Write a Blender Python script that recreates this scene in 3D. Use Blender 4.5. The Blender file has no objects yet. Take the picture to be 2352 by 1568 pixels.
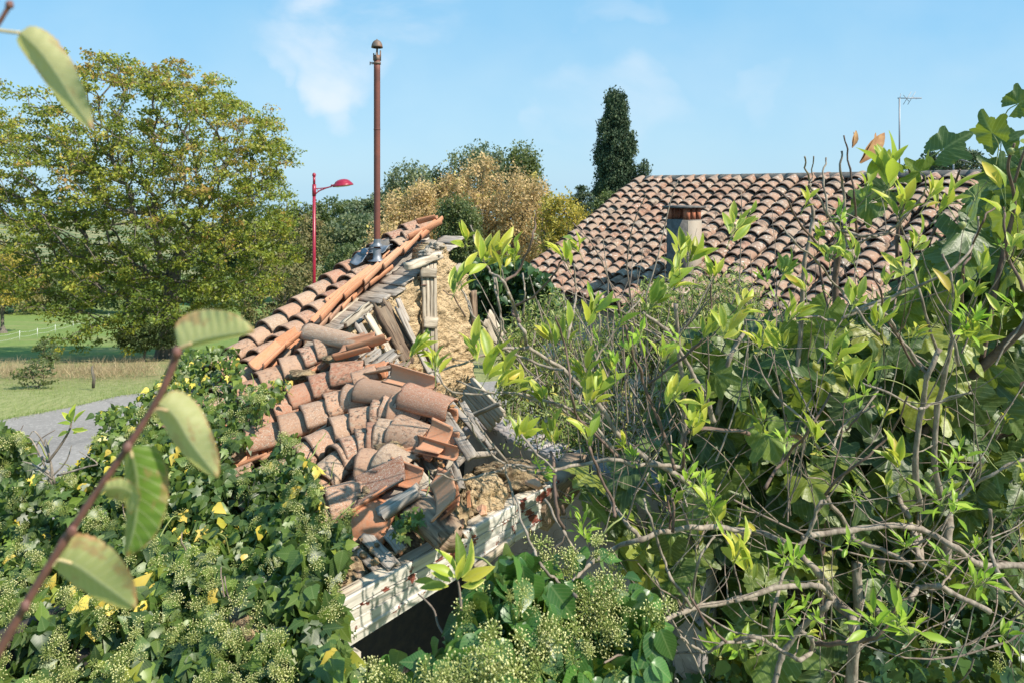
import bpy, math, random
import numpy as np
from mathutils import Vector, Matrix, noise as mnoise

# ------------------------------------------------------------------ camera, world, sun
F = 1568.0      # focal length in units of the 2352 x 1568 reading grid (24 mm on 36 mm)
HV = 430.0      # row of the horizon in that grid
CZ = 4.6        # eye height above the yard
sc = bpy.context.scene
cam = bpy.data.cameras.new("camera"); camo = bpy.data.objects.new("camera", cam)
sc.collection.objects.link(camo); sc.camera = camo
cam.lens = 24.0; cam.sensor_width = 36.0
cam.shift_y = -(784.0 - HV) / 2352.0
cam.clip_start = 0.05; cam.clip_end = 9000
camo.location = (0, 0, CZ); camo.rotation_euler = (math.radians(90), 0, 0)
cam.dof.use_dof = True; cam.dof.focus_distance = 4.2; cam.dof.aperture_fstop = 5.6

SUN_AZ = math.atan2(0.87, -0.49)      # plan direction to the sun: from +Y towards +X
SUN_EL = math.radians(46)
sdir = Vector((math.sin(SUN_AZ) * math.cos(SUN_EL), math.cos(SUN_AZ) * math.cos(SUN_EL), math.sin(SUN_EL)))
sl = bpy.data.lights.new("sun", 'SUN'); sl.energy = 4.9; sl.angle = math.radians(0.5); sl.color = (1.0, 0.92, 0.79)
so = bpy.data.objects.new("sun", sl); sc.collection.objects.link(so)
so.rotation_euler = sdir.to_track_quat('Z', 'Y').to_euler()

world = bpy.data.worlds.new("World"); sc.world = world; world.use_nodes = True
wt = world.node_tree; wt.nodes.clear()
def wn(t, **k):
    n = wt.nodes.new(t)
    for a, b in k.items(): setattr(n, a, b)
    return n
sky = wn('ShaderNodeTexSky', sky_type='NISHITA', sun_disc=False, sun_elevation=SUN_EL, sun_rotation=SUN_AZ,
         air_density=1.1, dust_density=0.6, ozone_density=3.0, altitude=150)
bg = wn('ShaderNodeBackground'); bg.inputs['Strength'].default_value = 0.15
wo = wn('ShaderNodeOutputWorld')
tc = wn('ShaderNodeTexCoord')
def wmath(op, a, b=None, c=None):
    n = wn('ShaderNodeMath', operation=op)
    for i, x in enumerate((a, b, c)):
        if x is None: continue
        if isinstance(x, (int, float)): n.inputs[i].default_value = x
        else: wt.links.new(x, n.inputs[i])
    return n.outputs[0]
def wrange(x, a, b):
    n = wn('ShaderNodeMapRange', interpolation_type='SMOOTHSTEP')
    wt.links.new(x, n.inputs['Value']); n.inputs['From Min'].default_value = a; n.inputs['From Max'].default_value = b
    return n.outputs[0]
sep = wn('ShaderNodeSeparateXYZ'); wt.links.new(tc.outputs['Generated'], sep.inputs[0])
az = wmath('DIVIDE', sep.outputs[0], wmath('MAXIMUM', sep.outputs[1], 0.05))   # azimuth-like coordinate of a sky direction
el = wmath('DIVIDE', sep.outputs[2], wmath('MAXIMUM', sep.outputs[1], 0.05))
cmb = wn('ShaderNodeCombineXYZ'); wt.links.new(az, cmb.inputs[0]); wt.links.new(el, cmb.inputs[1])
mp = wn('ShaderNodeMapping'); mp.inputs['Rotation'].default_value = (0, 0, math.radians(-55)); mp.inputs['Scale'].default_value = (2.2, 4.2, 1)
wt.links.new(cmb.outputs[0], mp.inputs[0])
nz = wn('ShaderNodeTexNoise'); nz.inputs['Scale'].default_value = 1.6; nz.inputs['Detail'].default_value = 7; nz.inputs['Roughness'].default_value = 0.52; nz.inputs['Distortion'].default_value = 0.35
wt.links.new(mp.outputs[0], nz.inputs['Vector'])
nzw = wn('ShaderNodeTexNoise'); nzw.inputs['Scale'].default_value = 7.0; nzw.inputs['Detail'].default_value = 5; wt.links.new(cmb.outputs[0], nzw.inputs['Vector'])
sw = wn('ShaderNodeSeparateColor'); wt.links.new(nzw.outputs['Color'], sw.inputs[0])
az = wmath('ADD', az, wmath('MULTIPLY', wmath('SUBTRACT', sw.outputs[0], .5), .22)); el = wmath('ADD', el, wmath('MULTIPLY', wmath('SUBTRACT', sw.outputs[1], .5), .22))
def blob(cx, cy, rx, ry):
    dx = wmath('DIVIDE', wmath('SUBTRACT', az, cx), rx); dy = wmath('DIVIDE', wmath('SUBTRACT', el, cy), ry)
    d = wmath('ADD', wmath('MULTIPLY', dx, dx), wmath('MULTIPLY', dy, dy))
    return wrange(d, 1.0, 0.0)
fld = None
for (u, v, ru, rv, a) in ((860, 20, 210, 130, 1.0), (720, 130, 130, 110, .6), (760, 190, 120, 100, .62), (640, 180, 60, 60, .4), (790, 265, 70, 60, .35),
                          (1420, 10, 140, 50, .2), (1400, 240, 190, 120, .28), (1240, 290, 60, 40, .25), (1740, 210, 80, 50, .12)):
    m = wmath('MULTIPLY', blob((u - 1176) / F, (HV - v) / F, ru / F, rv / F), a)
    fld = m if fld is None else wmath('MAXIMUM', fld, m)
cl = wmath('MULTIPLY', fld, wrange(nz.outputs[0], 0.30, 0.62))
thin = wmath('MULTIPLY', wrange(nz.outputs[0], 0.45, 0.85), 0.10)
cl = wmath('MAXIMUM', wmath('MULTIPLY', cl, 1.25), thin)
hsv = wn('ShaderNodeHueSaturation'); hsv.inputs['Saturation'].default_value = 0.86; hsv.inputs['Value'].default_value = 1.0
wt.links.new(sky.outputs[0], hsv.inputs['Color'])
# pale rim towards the horizon
mix0 = wn('ShaderNodeMixRGB'); mixb = wn('ShaderNodeMixRGB'); mixb.inputs[1].default_value = (.93, 2.40, 3.75, 1); mixb.inputs[2].default_value = (1.85, 3.0, 3.8, 1)
wt.links.new(wrange(el, 0.42, -0.02), mixb.inputs[0]); wt.links.new(mixb.outputs[0], mix0.inputs[2])
mix0.inputs[0].default_value = 0.9; wt.links.new(hsv.outputs[0], mix0.inputs[1])
mix = wn('ShaderNodeMixRGB'); mix.inputs[2].default_value = (3.75, 4.0, 4.3, 1)
wt.links.new(cl, mix.inputs[0]); wt.links.new(mix0.outputs[0], mix.inputs[1]); wt.links.new(mix.outputs[0], bg.inputs[0]); wt.links.new(bg.outputs[0], wo.inputs[0])
sc.view_settings.view_transform = 'Standard'; sc.view_settings.look = 'None'; sc.view_settings.gamma = 1.0
sc.view_settings.exposure = 0.7
sc.render.engine = 'CYCLES'
sc.cycles.max_bounces = 6; sc.cycles.diffuse_bounces = 3; sc.cycles.glossy_bounces = 2; sc.cycles.transmission_bounces = 4
sc.cycles.transparent_max_bounces = 4

# ------------------------------------------------------------------ helpers
rng = np.random.default_rng(7)
random.seed(7)
def D(u, v, Y):
    return np.array(((u - 1176) / F * Y, Y, CZ - (v - HV) / F * Y))
def tag(o, label=None, cat=None, group=None, kind=None):
    if label: o['label'] = label
    if cat: o['category'] = cat
    if group: o['group'] = group
    if kind: o['kind'] = kind
    return o
def empty(name, loc, label, cat, group=None):
    o = bpy.data.objects.new(name, None); sc.collection.objects.link(o); o.location = tuple(loc); o.empty_display_size = .1
    return tag(o, label, cat, group)
class Acc:
    """collects vertices, faces and the per-vertex rnd / lc attributes, then links them as ONE mesh object"""
    def __init__(s): s.v = []; s.loops = []; s.sizes = []; s.r = []; s.l = []; s.n = 0
    def add(s, v, faces, r=None, lc=None):
        v = np.asarray(v, float).reshape(-1, 3); k = len(v)
        s.v.append(v); s.r.append(np.tile((.5, .5, 0, .5), (k, 1)) if r is None else np.broadcast_to(r, (k, 4)))
        s.l.append(v if lc is None else np.asarray(lc, float))
        for f in faces: s.loops.append(np.asarray(f) + s.n); s.sizes.append(np.array([len(f)]))
        s.n += k
    def inst(s, tpl, M, r=None):
        """tpl = (verts, faces, edge); M = (N,3,4); r = (N,3) randoms"""
        tv, tf, te = tpl; tv = np.asarray(tv, float); N = len(M)
        if N == 0: return
        k = len(tv)
        v = np.einsum('nij,kj->nki', M[:, :, :3], tv) + M[:, None, :, 3]
        if r is None: r = rng.random((N, 3))
        rr = np.zeros((N, k, 4)); rr[:, :, 0] = r[:, None, 0]; rr[:, :, 1] = r[:, None, 1]; rr[:, :, 2] = np.asarray(te)[None, :]; rr[:, :, 3] = r[:, None, 2]
        fl = np.concatenate([np.asarray(f) for f in tf]); sz = np.array([len(f) for f in tf])
        L = (fl[None, :] + (np.arange(N) * k)[:, None]).ravel() + s.n
        s.v.append(v.reshape(-1, 3)); s.r.append(rr.reshape(-1, 4)); s.l.append(np.tile(tv, (N, 1)))
        s.loops.append(L); s.sizes.append(np.tile(sz, N)); s.n += N * k
    def build(s, name, mat, parent=None, smooth=True, loc=None):
        if not s.v: return None
        me = bpy.data.meshes.new(name)
        v = np.concatenate(s.v); lo = np.concatenate(s.loops); sz = np.concatenate(s.sizes)
        org = np.zeros(3)
        if parent is not None:
            q = parent; org = np.zeros(3)
            while q is not None: org += np.array(q.location); q = q.parent
        elif loc is not None: org = np.asarray(loc, float)
        v = v - org
        me.vertices.add(len(v)); me.vertices.foreach_set('co', v.ravel())
        me.loops.add(len(lo)); me.loops.foreach_set('vertex_index', lo.astype(np.int32))
        me.polygons.add(len(sz)); me.polygons.foreach_set('loop_start', np.concatenate(([0], np.cumsum(sz)[:-1])).astype(np.int32))
        me.polygons.foreach_set('use_smooth', np.full(len(sz), smooth))
        me.update(calc_edges=True); me.validate()
        a = me.attributes.new('rnd', 'FLOAT_COLOR', 'POINT'); a.data.foreach_set('color', np.concatenate(s.r).astype(np.float32).ravel())
        b = me.attributes.new('lc', 'FLOAT_VECTOR', 'POINT'); b.data.foreach_set('vector', np.concatenate(s.l).astype(np.float32).ravel())
        me.materials.append(mat)
        o = bpy.data.objects.new(name, me); sc.collection.objects.link(o)
        if parent is not None: o.parent = parent
        elif loc is not None: o.location = tuple(org)
        return o
def unit(a): return a / np.maximum(np.linalg.norm(a, axis=-1, keepdims=True), 1e-9)
def frames(P, d, n, s, aspect=1.0):
    """leaf matrices: y along d, z near n, size s"""
    d = unit(d); x = unit(np.cross(d, n)); z = np.cross(x, d); s = np.broadcast_to(s, (len(P),))
    M = np.empty((len(P), 3, 4)); M[:, :, 0] = x * (s * aspect)[:, None]; M[:, :, 1] = d * s[:, None]; M[:, :, 2] = z * s[:, None]; M[:, :, 3] = P
    return M
def rdir(n): return unit(rng.normal(size=(n, 3)))
def in_poly(u, v, poly):
    u = np.asarray(u); v = np.asarray(v); r = np.zeros(u.shape, bool); n = len(poly)
    for i in range(n):
        x1, y1 = poly[i]; x2, y2 = poly[(i + 1) % n]
        c = ((y1 > v) != (y2 > v)) & (u < (x2 - x1) * (v - y1) / ((y2 - y1) if y2 != y1 else 1e-9) + x1); r ^= c
    return r
def sample_poly(poly, n):
    a = np.array(poly, float); lo = a.min(0); hi = a.max(0); U = np.empty(0); V = np.empty(0)
    while len(U) < n:
        u = rng.uniform(lo[0], hi[0], n * 2); v = rng.uniform(lo[1], hi[1], n * 2); k = in_poly(u, v, poly)
        U = np.concatenate((U, u[k])); V = np.concatenate((V, v[k]))
    return U[:n], V[:n]
def vn(p, s=1.0, o=0.0): return mnoise.noise(Vector((p[0] * s + o, p[1] * s + o * 1.7, p[2] * s - o)))
def catmull(P, m=6):
    P = np.asarray(P, float)
    if len(P) < 3: return P[0] + (P[-1] - P[0]) * np.linspace(0, 1, m + 1)[:, None]
    Q = np.vstack((2 * P[0] - P[1], P, 2 * P[-1] - P[-2])); out = []
    for i in range(1, len(Q) - 2):
        for t in np.linspace(0, 1, m, endpoint=False):
            a, b, c, d = Q[i - 1], Q[i], Q[i + 1], Q[i + 2]
            out.append(.5 * ((2 * b) + (c - a) * t + (2 * a - 5 * b + 4 * c - d) * t * t + (-a + 3 * b - 3 * c + d) * t ** 3))
    out.append(Q[-2]); return np.array(out)
def tube(acc, P, R, k=6, r=None, cap=True, bump=0.0):
    P = np.asarray(P, float); n = len(P); R = np.broadcast_to(R, (n,)).astype(float)
    T = np.gradient(P, axis=0) if n > 2 else np.tile(P[-1] - P[0], (n, 1)); T = unit(T)
    up = np.array((0, 0, 1.)) if abs(T[0][2]) < .9 else np.array((1., 0, 0))
    X = unit(np.cross(T, up)); Yv = np.cross(T, X)
    if bump: R = R * (1 + rng.normal(0, bump, n))
    an = np.linspace(0, 2 * math.pi, k, endpoint=False)
    V = P[:, None, :] + R[:, None, None] * (np.cos(an)[None, :, None] * X[:, None, :] + np.sin(an)[None, :, None] * Yv[:, None, :])
    i = np.arange(n - 1)[:, None] * k; j = np.arange(k)[None, :]; j2 = (j + 1) % k
    fc = np.stack((i + j, i + j2, i + k + j2, i + k + j), -1).reshape(-1, 4)
    V = V.reshape(-1, 3); kk = len(V)
    rr = rng.random(4) if r is None else np.asarray(r)
    acc.v.append(V); acc.r.append(np.tile(rr, (kk, 1))); acc.l.append(V)
    acc.loops.append(fc.ravel() + acc.n); acc.sizes.append(np.full(len(fc), 4))
    if cap:
        acc.loops.append(np.arange(k)[::-1] + acc.n); acc.sizes.append(np.array([k]))
        acc.loops.append(np.arange(k) + (n - 1) * k + acc.n); acc.sizes.append(np.array([k]))
    acc.n += kk
def box(acc, c, ax, ay, az, hx, hy, hz, r=None, taper=1.0):
    c = np.asarray(c, float); ax, ay, az = (np.asarray(q, float) for q in (ax, ay, az)); V = []
    for sz in (-1, 1):
        for sy in (-1, 1):
            for sx in (-1, 1):
                t = taper if sz > 0 else 1.0
                V.append(c + ax * hx * sx * t + ay * hy * sy * t + az * hz * sz)
    acc.add(V, [(0, 2, 3, 1), (4, 5, 7, 6), (0, 1, 5, 4), (2, 6, 7, 3), (0, 4, 6, 2), (1, 3, 7, 5)], None if r is None else np.array(r))
def plank(acc, A, B, nrm, w, t, seg=10, jag=.004, ragged=0.0, taper=1.0, wob=0.0):
    """weathered board from A to B with uneven edges and broken ends"""
    A = np.asarray(A, float); B = np.asarray(B, float); d = unit(B - A); x = unit(np.cross(d, nrm)); z = np.cross(x, d); m = 4; V = []
    L = np.linalg.norm(B - A); ph = rng.uniform(0, 50)
    e0 = rng.uniform(-1, 1, m + 1) * ragged; e1 = rng.uniform(-1, 1, m + 1) * ragged
    for i in range(seg + 1):
        f = i / seg
        for sgn in (1, -1):
            for j in range(m + 1):
                g = j / m * 2 - 1; ww = w / 2 * (1 + (taper - 1) * f)
                s = f * L + (e0[j] if i == 0 else 0) + (e1[j] if i == seg else 0)
                edge = jag * mnoise.noise(Vector((s * 14, g * 3, ph)))
                V.append(A + d * s + x * (g * ww + edge + wob * mnoise.noise(Vector((s * 3, 0, ph)))) + z * (sgn * t / 2 + jag * .6 * mnoise.noise(Vector((s * 10, g * 5, ph + 9)))))
    row = 2 * (m + 1); Fc = []
    for i in range(seg):
        a = i * row; b = a + row
        for j in range(m): Fc.append((a + j, a + j + 1, b + j + 1, b + j)); Fc.append((a + m + 1 + j + 1, a + m + 1 + j, b + m + 1 + j, b + m + 1 + j + 1))
        Fc.append((a + m + 1, a, b, b + m + 1)); Fc.append((a + m, a + 2 * m + 1, b + 2 * m + 1, b + m))
    Fc.append(tuple(range(m + 1)) [::-1]+ tuple(range(m + 1, 2 * m + 2))); e = seg * row
    Fc.append(tuple(e + j for j in range(m + 1)) + tuple(e + m + 1 + j for j in range(m, -1, -1)))
    lc = [((i % (m + 1)) / m * w, (i // row) / seg * L, ph) for i in range(len(V))]
    acc.add(V, Fc, rng.random(4), lc)
def lathe(acc, base, prof, k=16, axis=None):
    """surface of revolution round a vertical axis; prof = [(r, z)]"""
    V = []
    for (r, z) in prof:
        for j in range(k):
            a = 2 * math.pi * j / k; V.append((base[0] + r * math.cos(a), base[1] + r * math.sin(a), base[2] + z))
    V = np.array(V); Fc = []
    for i in range(len(prof) - 1):
        for j in range(k): Fc.append((i * k + j, i * k + (j + 1) % k, (i + 1) * k + (j + 1) % k, (i + 1) * k + j))
    if axis is not None: V = np.array([Matrix.Rotation(axis[0], 3, axis[1]) @ (Vector(p) - Vector(base)) + Vector(base) for p in V])
    acc.add(V, Fc)

# ------------------------------------------------------------------ materials
class NT:
    def __init__(s, name):
        s.m = bpy.data.materials.new(name); s.m.use_nodes = True; s.t = s.m.node_tree; s.t.nodes.clear()
        s.out = s.t.nodes.new('ShaderNodeOutputMaterial')
    def n(s, typ, ins=None, **k):
        n = s.t.nodes.new(typ)
        for a, b in k.items(): setattr(n, a, b)
        for a, b in (ins or {}).items(): s.set(n.inputs[a], b)
        return n
    def set(s, i, b):
        if hasattr(b, 'is_output') or isinstance(b, bpy.types.NodeSocket): s.t.links.new(b, i)
        else:
            if isinstance(b, tuple) and len(b) == 3 and i.type == 'RGBA': b = b + (1,)
            i.default_value = b
    def math(s, op, a, b=0.0, clamp=False): return s.n('ShaderNodeMath', {0: a, 1: b}, operation=op, use_clamp=clamp).outputs[0]
    def mix(s, f, a, b, bt='MIX'): return s.n('ShaderNodeMixRGB', {0: f, 1: a, 2: b}, blend_type=bt).outputs[0]
    def rng(s, x, a, b, c=0.0, d=1.0): return s.n('ShaderNodeMapRange', {'Value': x, 'From Min': a, 'From Max': b, 'To Min': c, 'To Max': d}).outputs[0]
    def noise(s, vec, sc_, det=4.0, rough=.55, dist=0.0):
        return s.n('ShaderNodeTexNoise', {'Vector': vec, 'Scale': sc_, 'Detail': det, 'Roughness': rough, 'Distortion': dist}).outputs[0]
    def ramp(s, f, stops, interp='LINEAR'):
        n = s.n('ShaderNodeValToRGB', {0: f}); n.color_ramp.interpolation = interp; e = n.color_ramp.elements
        while len(e) < len(stops): e.new(0.5)
        for q, (p, c) in zip(e, stops): q.position = p; q.color = tuple(c) + (1,)
        return n.outputs[0]
    def attr(s, nm): return s.n('ShaderNodeAttribute', attribute_name=nm)
    def rnd(s):
        a = s.attr('rnd'); x = s.n('ShaderNodeSeparateColor', {0: a.outputs['Color']}); return x.outputs[0], x.outputs[1], x.outputs[2], a.outputs['Alpha']
    def obj(s): return s.n('ShaderNodeTexCoord').outputs['Object']
    def vmul(s, v, t): return s.n('ShaderNodeMapping', {'Vector': v, 'Scale': t}).outputs[0]
    def bump(s, h, st=.4, d=.01): return s.n('ShaderNodeBump', {'Height': h, 'Strength': st, 'Distance': d}).outputs[0]
    def bsdf(s, col, rough=.8, nrm=None, spec=.4, metal=0.0):
        n = s.n('ShaderNodeBsdfPrincipled', {'Base Color': col, 'Roughness': rough, 'Specular IOR Level': spec, 'Metallic': metal})
        if nrm is not None: s.t.links.new(nrm, n.inputs['Normal'])
        return n.outputs[0]
    def end(s, sh): s.t.links.new(sh, s.out.inputs[0]); return s.m

def leaf_mat(name, stops, edge=None, edge_w=(.55, 1.0), rough=.45, trans=.35, back=.35, spec=.45, spots=None, vein=0.0, bmp=.0, tcol=None, sat=1.0):
    t = NT(name); r, g, e, a = t.rnd(); ob = t.attr('lc').outputs['Vector']
    col = t.ramp(r, stops)
    col = t.n('ShaderNodeHueSaturation', {'Color': col, 'Value': t.rng(g, 0, 1, .72, 1.28), 'Saturation': sat}).outputs[0]
    nz = t.noise(t.n('ShaderNodeVectorMath', {0: ob, 1: t.n('ShaderNodeCombineXYZ', {0: t.math('MULTIPLY', a, 37.0), 1: t.math('MULTIPLY', g, 19.0), 2: 0.0}).outputs[0]}, operation='ADD').outputs[0], 3.0, 3)
    if edge:
        f = t.math('MULTIPLY', t.rng(t.math('ADD', e, t.math('MULTIPLY', t.math('SUBTRACT', nz, .5), .9)), *edge_w), t.rng(a, .15, .6)); col = t.mix(f, col, edge)
    if vein:
        sx = t.n('ShaderNodeSeparateXYZ', {0: ob}); ax = t.math('ABSOLUTE', sx.outputs[0])
        w = t.math('FRACT', t.math('MULTIPLY', t.math('SUBTRACT', sx.outputs[1], t.math('MULTIPLY', ax, .75)), 9.0))
        ln = t.math('MAXIMUM', t.rng(t.math('ABSOLUTE', t.math('SUBTRACT', w, .5)), .10, .02), t.rng(ax, .035, .012))
        col = t.mix(t.math('MULTIPLY', ln, vein, True), col, (.42, .47, .2))
    if spots:
        f = t.rng(t.noise(ob, 4.2, 3.5, .65), .60, .66); col = t.mix(t.math('MULTIPLY', f, spots[1]), col, spots[0])
    nrm = t.bump(t.noise(ob, 9, 3), bmp, .02) if bmp else None
    bf = t.n('ShaderNodeNewGeometry').outputs['Backfacing']
    colb = t.mix(t.math('MULTIPLY', bf, back), col, (.26, .33, .17))
    p = t.bsdf(colb, rough, nrm, spec)
    tr = t.n('ShaderNodeBsdfTranslucent', {'Color': t.mix(.55, col, tcol or (.42, .55, .05))})
    return t.end(t.n('ShaderNodeMixShader', {0: trans, 1: p, 2: tr.outputs[0]}).outputs[0])
def simple(name, col, rough=.8, metal=0.0, spec=.4, col2=None, scale=8.0, bmp=0.0, stretch=(1, 1, 1), lo=.4, hi=.65, det=5):
    t = NT(name); ob = t.vmul(t.obj(), stretch); nz = t.noise(ob, scale, det, .6)
    c = t.mix(t.rng(nz, lo, hi), col, col2) if col2 else col
    return t.end(t.bsdf(c, rough, t.bump(nz, bmp, .01) if bmp else None, spec, metal))

def tile_mat(name, per_object=True, gray=.25, fresh=False):
    t = NT(name)
    if per_object:
        rr = t.n('ShaderNodeObjectInfo').outputs['Random']; ob = t.obj()
        ob = t.n('ShaderNodeVectorMath', {0: ob, 1: t.n('ShaderNodeCombineXYZ', {0: t.math('MULTIPLY', rr, 31.0), 1: t.math('MULTIPLY', rr, 77.0), 2: rr}).outputs[0]}, operation='ADD').outputs[0]
        lp = t.attr('lc').outputs['Vector']
    else:
        r, g, e, a = t.rnd(); rr = r; ob = t.obj(); lp = t.attr('lc').outputs['Vector']
    r2 = t.math('FRACT', t.math('MULTIPLY', rr, 7.31)); r3 = t.math('FRACT', t.math('MULTIPLY', rr, 23.7))
    if not per_object: base = t.ramp(rr, [(0, (.20, .10, .066)), (.2, (.31, .155, .10)), (.4, (.28, .19, .14)), (.6, (.35, .205, .145)), (.8, (.27, .22, .175)), (1, (.29, .12, .08))])
    elif fresh: base = t.ramp(rr, [(0, (.54, .20, .09)), (.5, (.62, .25, .125)), (1, (.66, .34, .20))])
    else: base = t.ramp(rr, [(0, (.24, .09, .055)), (.16, (.38, .165, .10)), (.34, (.36, .21, .135)), (.5, (.47, .25, .155)), (.68, (.35, .265, .185)), (.82, (.46, .30, .20)), (1, (.29, .11, .07))])
    n1 = t.noise(ob, 9, 5, .6); n2 = t.noise(ob, 34, 4, .6); n3 = t.noise(ob, 110, 3, .6)
    c = t.mix(t.math('MULTIPLY', t.rng(n1, .36, .62), .42 if fresh else .5), base, (.50, .355, .25))
    c = t.mix(t.math('MULTIPLY', t.rng(n1, .5, .72), 0.0 if fresh else 1.0), c, t.mix(r2, (.28, .13, .085), (.40, .34, .26)))
    if not fresh:
        c = t.mix(t.math('MULTIPLY', t.rng(n2, .56, .64), t.rng(r3, .1, .9, .2, .95)), c, (.62, .58, .51))          # pale lichen
        c = t.mix(t.math('MULTIPLY', t.rng(t.noise(ob, 7, 6, .72), .52, .60), t.rng(r2, .25, .8, .15, .95)), c, (.075, .055, .045))  # black lichen
        vo = t.n('ShaderNodeTexVoronoi', {'Vector': ob, 'Scale': 26.0}).outputs['Distance']
        c = t.mix(t.math('MULTIPLY', t.rng(vo, .16, .11), t.rng(n1, .45, .6)), c, (.06, .045, .04))
    c = t.mix(t.rng(n3, .4, .62, 0, .5), c, t.mix(.6, c, (.14, .085, .06)))
    ly = t.n('ShaderNodeSeparateXYZ', {0: lp}).outputs[1]; c = t.mix(t.rng(ly, .0045, .0015, 0, .85), c, (.10, .065, .05))  # dirty exposed rim
    h = t.math('ADD', t.math('MULTIPLY', n2, .6), t.math('MULTIPLY', n3, .4))
    return t.end(t.bsdf(c, .86, t.bump(h, .55, .006), .25))

def wood_mat(name, a=(.30, .26, .22), b=(.14, .11, .085), c=None, grain=1.0):
    t = NT(name); lc = t.attr('lc').outputs['Vector']; r, g, e, al = t.rnd()
    st = t.vmul(lc, (60 * grain, 3.5, 1)); n1 = t.noise(st, 1.6, 6, .6, .25); n2 = t.noise(t.vmul(lc, (14, 4, 1)), 1.3, 4)
    col = t.mix(t.rng(n1, .36, .62), b, a); col = t.mix(t.rng(n2, .5, .7, 0, .45), col, c or (.40, .33, .25))
    crack = t.rng(t.noise(t.vmul(lc, (110 * grain, 2.2, 1)), 1.0, 3), .36, .30); col = t.mix(crack, col, (.03, .024, .02))
    col = t.n('ShaderNodeHueSaturation', {'Color': col, 'Value': t.rng(g, 0, 1, .75, 1.25)}).outputs[0]
    return t.end(t.bsdf(col, .85, t.bump(t.math('SUBTRACT', n1, crack), .7, .006), .2))

M = {}
M['ivy'] = leaf_mat('ivy_leaf', [(0, (.026, .056, .015)), (.45, (.058, .105, .020)), (.84, (.115, .175, .026)), (.95, (.20, .24, .03)), (.975, (.50, .42, .05)), (1, (.62, .46, .08))], rough=.42, trans=.22, back=.3, spec=.45, vein=.16)
M['ivy_dark'] = leaf_mat('ivy_leaf_shade', [(0, (.018, .05, .018)), (.6, (.035, .085, .025)), (1, (.06, .12, .03))], rough=.38, trans=.18, spec=.5)  # ivy leaf copy with the shade of the thicket put into its colour
M['ivy_big'] = leaf_mat('ivy_leaf_large', [(0, (.026, .085, .022)), (.5, (.045, .125, .026)), (.9, (.07, .17, .03)), (1, (.10, .2, .03))], rough=.36, trans=.26, back=.3, spec=.5, vein=.2)
M['umbel'] = leaf_mat('ivy_umbel', [(0, (.19, .25, .06)), (.5, (.27, .33, .085)), (1, (.38, .41, .12))], edge=(.80, .76, .36), edge_w=(.3, .6), rough=.8, trans=.25, spec=.2)
M['elder'] = leaf_mat('elder_leaf', [(0, (.14, .22, .03)), (.35, (.24, .33, .035)), (.7, (.36, .42, .04)), (.9, (.50, .46, .05)), (1, (.60, .42, .06))], edge=(.72, .66, .14), rough=.42, trans=.42, spec=.4, spots=((.20, .09, .03), .55), vein=.15, tcol=(.5, .62, .05))
M['shoot'] = leaf_mat('young_shoot', [(0, (.22, .38, .04)), (1, (.40, .52, .06))], rough=.4, trans=.5, spec=.4, tcol=(.45, .7, .08))
M['fig'] = leaf_mat('fig_leaf', [(0, (.034, .066, .018)), (.5, (.060, .105, .022)), (.82, (.13, .18, .028)), (1, (.32, .29, .03))], rough=.46, trans=.26, back=.6, spec=.5, vein=.25, bmp=.2)
M['small'] = leaf_mat('fine_shrub_leaf', [(0, (.11, .16, .04)), (.5, (.21, .26, .07)), (.9, (.32, .35, .11)), (1, (.48, .40, .1))], rough=.5, trans=.3)
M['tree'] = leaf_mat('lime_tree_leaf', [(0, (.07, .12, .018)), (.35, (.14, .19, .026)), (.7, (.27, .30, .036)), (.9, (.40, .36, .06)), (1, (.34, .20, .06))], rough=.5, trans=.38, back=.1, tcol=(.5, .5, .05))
M['green'] = leaf_mat('wood_tree_leaf', [(0, (.05, .075, .026)), (.5, (.08, .11, .035)), (1, (.13, .15, .045))], rough=.6, trans=.25, back=.1, tcol=(.3, .4, .06))
M['bluegreen'] = leaf_mat('blue_green_leaf', [(0, (.07, .10, .055)), (.5, (.11, .145, .08)), (1, (.18, .2, .09))], rough=.6, trans=.25, back=.1, tcol=(.3, .4, .1))
M['brown'] = leaf_mat('brown_oak_leaf', [(0, (.10, .10, .035)), (.5, (.16, .15, .05)), (1, (.22, .17, .07))], rough=.7, trans=.2, back=.1, tcol=(.35, .35, .08))
M['tan'] = leaf_mat('dry_tan_leaf', [(0, (.36, .25, .12)), (.45, (.56, .40, .20)), (.85, (.68, .51, .27)), (1, (.56, .48, .12))], rough=.75, trans=.4, back=.1, tcol=(.6, .45, .15))
M['yellow'] = leaf_mat('yellowing_leaf', [(0, (.22, .22, .04)), (.5, (.40, .33, .05)), (1, (.52, .36, .07))], rough=.6, trans=.35, back=.1, tcol=(.6, .5, .06))
M['cypress'] = leaf_mat('cypress_leaf', [(0, (.035, .06, .035)), (.5, (.065, .10, .055)), (1, (.13, .16, .085))], rough=.75, trans=.08, back=0, spec=.2, tcol=(.1, .2, .05))
M['bark'] = simple('tree_bark', (.17, .15, .12), .9, col2=(.075, .062, .05), scale=6, bmp=.5, stretch=(3, 3, .7))
M['bark_pale'] = simple('elder_bark', (.33, .275, .22), .85, col2=(.12, .095, .075), scale=22, bmp=.6, stretch=(2, 2, .8), lo=.36, hi=.68)
M['bark_brown'] = simple('fig_bark', (.16, .105, .08), .8, col2=(.085, .055, .045), scale=26, bmp=.5)
M['twig'] = simple('dead_twig', (.25, .19, .145), .85, col2=(.12, .095, .08), scale=30, bmp=.3)
M['stalk'] = simple('green_stalk', (.20, .25, .07), .6, col2=(.26, .27, .1), scale=20)
M['tile'] = tile_mat('canal_tile'); M['tile_house'] = tile_mat('canal_tile_aged', False); M['tile_fresh'] = tile_mat('canal_tile_orange', True, fresh=True)
M['mortar'] = simple('ridge_tile_dark', (.16, .145, .125), .9, col2=(.07, .065, .06), scale=14, bmp=.7)
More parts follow.
